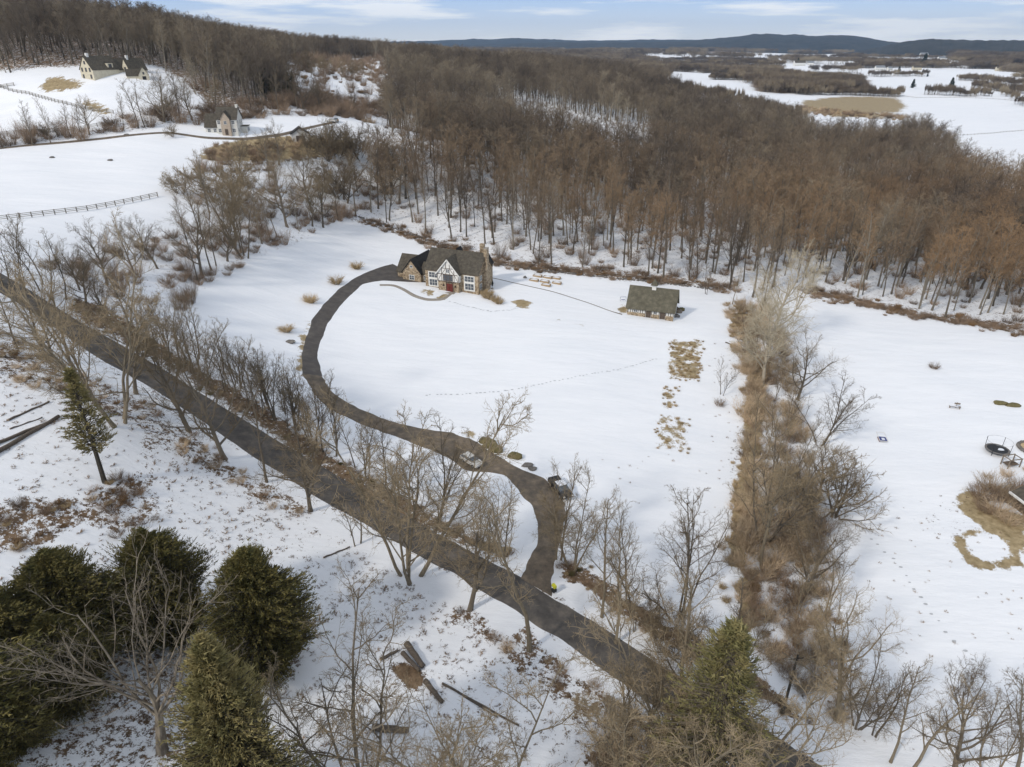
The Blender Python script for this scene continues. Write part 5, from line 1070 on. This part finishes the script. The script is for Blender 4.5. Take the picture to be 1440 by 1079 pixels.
# round stone fire pit at the edge
P = at(1452, 632); m_ = MB(); fp = empty('fire_pit', P, 0, 'round walled pit of dark stones cut by the right edge, above the house', 'fire pit')
for i in range(30): a = 2 * math.pi * i / 30; m_.blob((2.4 * math.cos(a), 2.4 * math.sin(a), .25), (.36, .36, .35), i, .2, 7, 5)
m_.build('stone_ring', M['rock'], fp); MB().tube([(0, 0, -.1), (0, 0, .2)], 2.2, 24).build('floor', M['straw'], fp)
# playground frame by the house
P = at(1420, 655); sf = empty('deck_frame', P, .2, 'brown open timber frame between trampoline and the edge house', 'timber frame')
for x in (-1.3, 1.3):
    for y in (-.8, .8): MB().box(x - .08, x + .08, y - .08, y + .08, -.2, 1.8).build('post', M['plank'], sf)
MB().box(-1.4, 1.4, -.95, -.81, 1.8, 1.95).box(-1.4, 1.4, .81, .95, 1.8, 1.95).box(-1.3, -1.15, -.8, .8, 1.8, 1.93).box(1.15, 1.3, -.8, .8, 1.8, 1.93).build('beam', M['plank'], sf)
MB().box(-1.2, 1.2, -.7, .7, .5, .6).build('deck', M['soil'], sf)
# ball rebounder and bench-like seesaw
P = at(1240, 617); rb = empty('ball_rebounder', P, heading((1240, 617), (1234, 604)), 'blue and white folding ball rebounder lying on the right field', 'sports net')
MB().tube([(-.75, -1.4, .25), (-.75, 1.6, .55), (.75, 1.6, .55), (.75, -1.4, .25), (-.75, -1.4, .25)], .06, 6).build('frame', M['white'], rb)
MB().box(-.68, .68, -1.3, .3, .22, .28).build('board', M['blue'], rb); MB().box(-.25, .3, -1.0, -.3, .29, .36).build('snow_patch', M['snow'], rb); MB().box(-.8, -.7, -1.4, .3, 0, .2).build('red_strip', M['red'], rb)
P = at(1342, 574); bn = empty('picnic_bench', P, -.3, 'small brown bench with an upright back post on the right field', 'bench')
MB().box(-1.1, 1.1, -.35, .1, .42, .5).build('seat', M['plank'], bn); MB().box(-.1, 1.0, .3, .4, .8, 1.15).build('backrest', M['plank'], bn)
for x in (-.95, .95): MB().box(x - .07, x + .07, -.3, .05, 0, .42).build('leg', M['plank'], bn)
MB().box(.3, .4, .2, .3, 0, 1.3).build('post', M['plank'], bn); MB().box(-1.0, .6, -.3, .05, .5, .56).build('snow_patch', M['snow'], bn)
P = at(876, 424); fl = empty('swing_frame', P, 0, 'small blue and grey garden frame on the snow left of the barn', 'garden frame')
for x in (-.8, .8): MB().tube([(x, 0, 0), (x, 0, 1.3)], .05, 6).build('post', M['grey'], fl)
MB().tube([(-.8, 0, 1.3), (.8, 0, 1.3)], .05, 6).build('crossbar', M['blue'], fl); MB().box(-.5, .5, -.1, .1, .5, .6).build('seat', M['blue'], fl)
# satellite dish-like umbrella at right of the house
P = at(692, 406); um = empty('patio_umbrella', P, 0, 'dark furled patio umbrella leaning at the right side of the house', 'umbrella')
MB().tube([(0, 0, 0), (.2, 0, 2.4)], .04, 6).build('pole', M['dark'], um); MB().tube([(.06, 0, .8), (.15, 0, 1.6), (.2, 0, 2.3)], [.22, .3, .05], 8).build('canopy', M['dark'], um); MB().tube([(0, 0, 0), (0, 0, .12)], .35, 10).build('base', M['rock'], um)
# vehicles and round bales by the shed
for i, (u, v) in enumerate([(473, 171), (466, 172)]):
    P = at(u, v); tr_ = empty('parked_car', P, .3 + i, ['far pale car parked beyond the white shed, right one', 'far pale car parked beyond the white shed, left one'][i], 'car')
    car_body([(-2.15, .3), (2.15, .3), (2.2, .62), (2.05, .82), (1.0, .98), (-2.05, 1.02), (-2.2, .7)], .88, M['silver' if i else 'stone'], 'body', tr_); hull(MB(), (.80, -2.0, 1.1), (.62, -1.55, .25), .98, 1.42).build('windows', M['glass'], tr_); wheels(tr_, .82, (-1.3, 1.3), .33)
for u, v, lab in [(73, 222, 'small dark heap in the pasture near the left edge'), (155, 226, 'tiny dark heap in the middle of the pasture'), (178, 190, 'snow-dusted stone heap beside the farm lane')]:
    rock(u, v, (.9, .6, .35), lab, 'rock', 'heap', 'heap')

# footprints in the snow: flat grey patches, the hollows' shade put into their colour
def tracks(name, path, label, step=1.0, r_=.16):
    P = [at(*p) for p in path]; d = [0]
    for a, b2 in zip(P[:-1], P[1:]): d.append(d[-1] + math.hypot(b2.x - a.x, b2.y - a.y))
    mb = MB(); r = random.Random(3)
    for i in range(int(d[-1] / step)):
        t = i * step + r.uniform(-.2, .2); x = np.interp(t, d, [p.x for p in P]) + r.uniform(-.22, .22); y = np.interp(t, d, [p.y for p in P]) + r.uniform(-.22, .22); z = gz(x, y); n = len(mb.v); s = r_ * r.uniform(.7, 1.3); a0 = r.uniform(0, 3)
        for k in range(7): a = a0 + 6.283 * k / 7; mb.v.append((x + s * 1.7 * math.cos(a), y + s * math.sin(a), z + .03))
        mb.f.append(tuple(range(n, n + 7)))
    return tag(mb.build(name, M['trackshade'], None), label, None, kind='stuff')
M['trackshade'] = mat('trodden snow shade', (.55, .56, .58), (.40, .40, .40), 2)
tracks('footprints', [(600,556),(680,553),(740,545),(800,532),(870,520),(930,502)], 'line of footprints crossing the big lawn')
tracks('footprints', [(632,424),(660,432),(690,438),(720,436),(735,430)], 'footprints leading right from the front steps', .7)
tracks('footprints', [(1205,740),(1260,790),(1300,850),(1340,900),(1400,960)], 'scattered footprints across the lower right field', 1.6)
tracks('footprints', [(360,965),(410,990),(440,1010)], 'footprints right of the cedars', .7)

# far ridges against the sky
def ridge(D, prof, depth, label_seed, base=-40):
    us = np.linspace(prof[0][0], prof[-1][0], 420); vs = np.interp(us, [p[0] for p in prof], [p[1] for p in prof]); r = np.random.RandomState(label_seed)
    nz_ = np.convolve(r.rand(460), np.ones(5) / 5, 'same')[20:440] - .5; a = np.arctan((us - 720) / F / cP); x = D * np.sin(a); y = D * np.cos(a); k = (539.5 - vs) / F
    z = HC + y * (k * cP - sP) / (cP + k * sP) + nz_ * D * .0016; mb = MB(); m = len(us); n_ = 9
    for j in range(n_):
        t = j / (n_ - 1); prof_ = math.sin(t * math.pi / 2) ; sc = 1 - (1 - t) * depth / D
        rj = np.convolve(np.random.RandomState(label_seed + j).rand(m + 20), np.ones(9) / 9, 'same')[10:m + 10] - .5
        mb.v += [(x[i] * sc, y[i] * sc, base + (z[i] - base) * prof_ + (rj[i] * D * .006 if 0 < j < n_ - 1 else 0)) for i in range(m)]
    mb.v += [(x[i] * (1 + depth / D), y[i] * (1 + depth / D), base) for i in range(m)]; n_ += 1
    mb.f = [(j * m + i, j * m + i + 1, (j + 1) * m + i + 1, (j + 1) * m + i) for j in range(n_ - 1) for i in range(m - 1)]
    o = mb.build('hills', M['ridge'], None, True); o['kind'] = 'structure'; return o
M['ridge'] = mat('wooded ridge', (.022, .026, .026), (.05, .05, .046), .012, detail=9, bump=0)
ridge(9000, [(560,60),(660,56),(720,54),(800,57),(900,56),(960,56),(1000,52),(1050,51),(1100,54),(1150,60),(1250,60),(1360,62),(1440,54),(1560,50)], 1500, 3)
ridge(6500, [(600,66),(760,60),(900,59),(930,57),(980,50),(1010,48),(1060,51),(1090,49),(1120,53),(1145,59),(1180,61),(1240,60),(1330,64),(1380,56),(1410,52),(1440,51),(1580,46)], 1200, 5)
ridge(4200, [(1080,78),(1120,70),(1165,58),(1190,55),(1260,57),(1320,56),(1370,60),(1440,64),(1580,62)], 800, 8)
# snowy field on the far hillside
# ---------------------------------------------------------------- air
hz = MB().box(-9000, 9000, -300, 10800, -60, 330); hm = bpy.data.materials.new('haze'); hm.use_nodes = True; nt = hm.node_tree; nt.nodes.remove(nt.nodes['Principled BSDF'])
pv = nt.nodes.new('ShaderNodeVolumePrincipled'); pv.inputs['Density'].default_value = 4.4e-5; pv.inputs['Color'].default_value = (.44, .68, 1, 1); pv.inputs['Anisotropy'].default_value = .2
nt.links.new(pv.outputs['Volume'], nt.nodes['Material Output'].inputs['Volume']); ho = hz.build('haze', hm); ho['kind'] = 'stuff'; ho['label'] = 'thin winter haze over the valley'
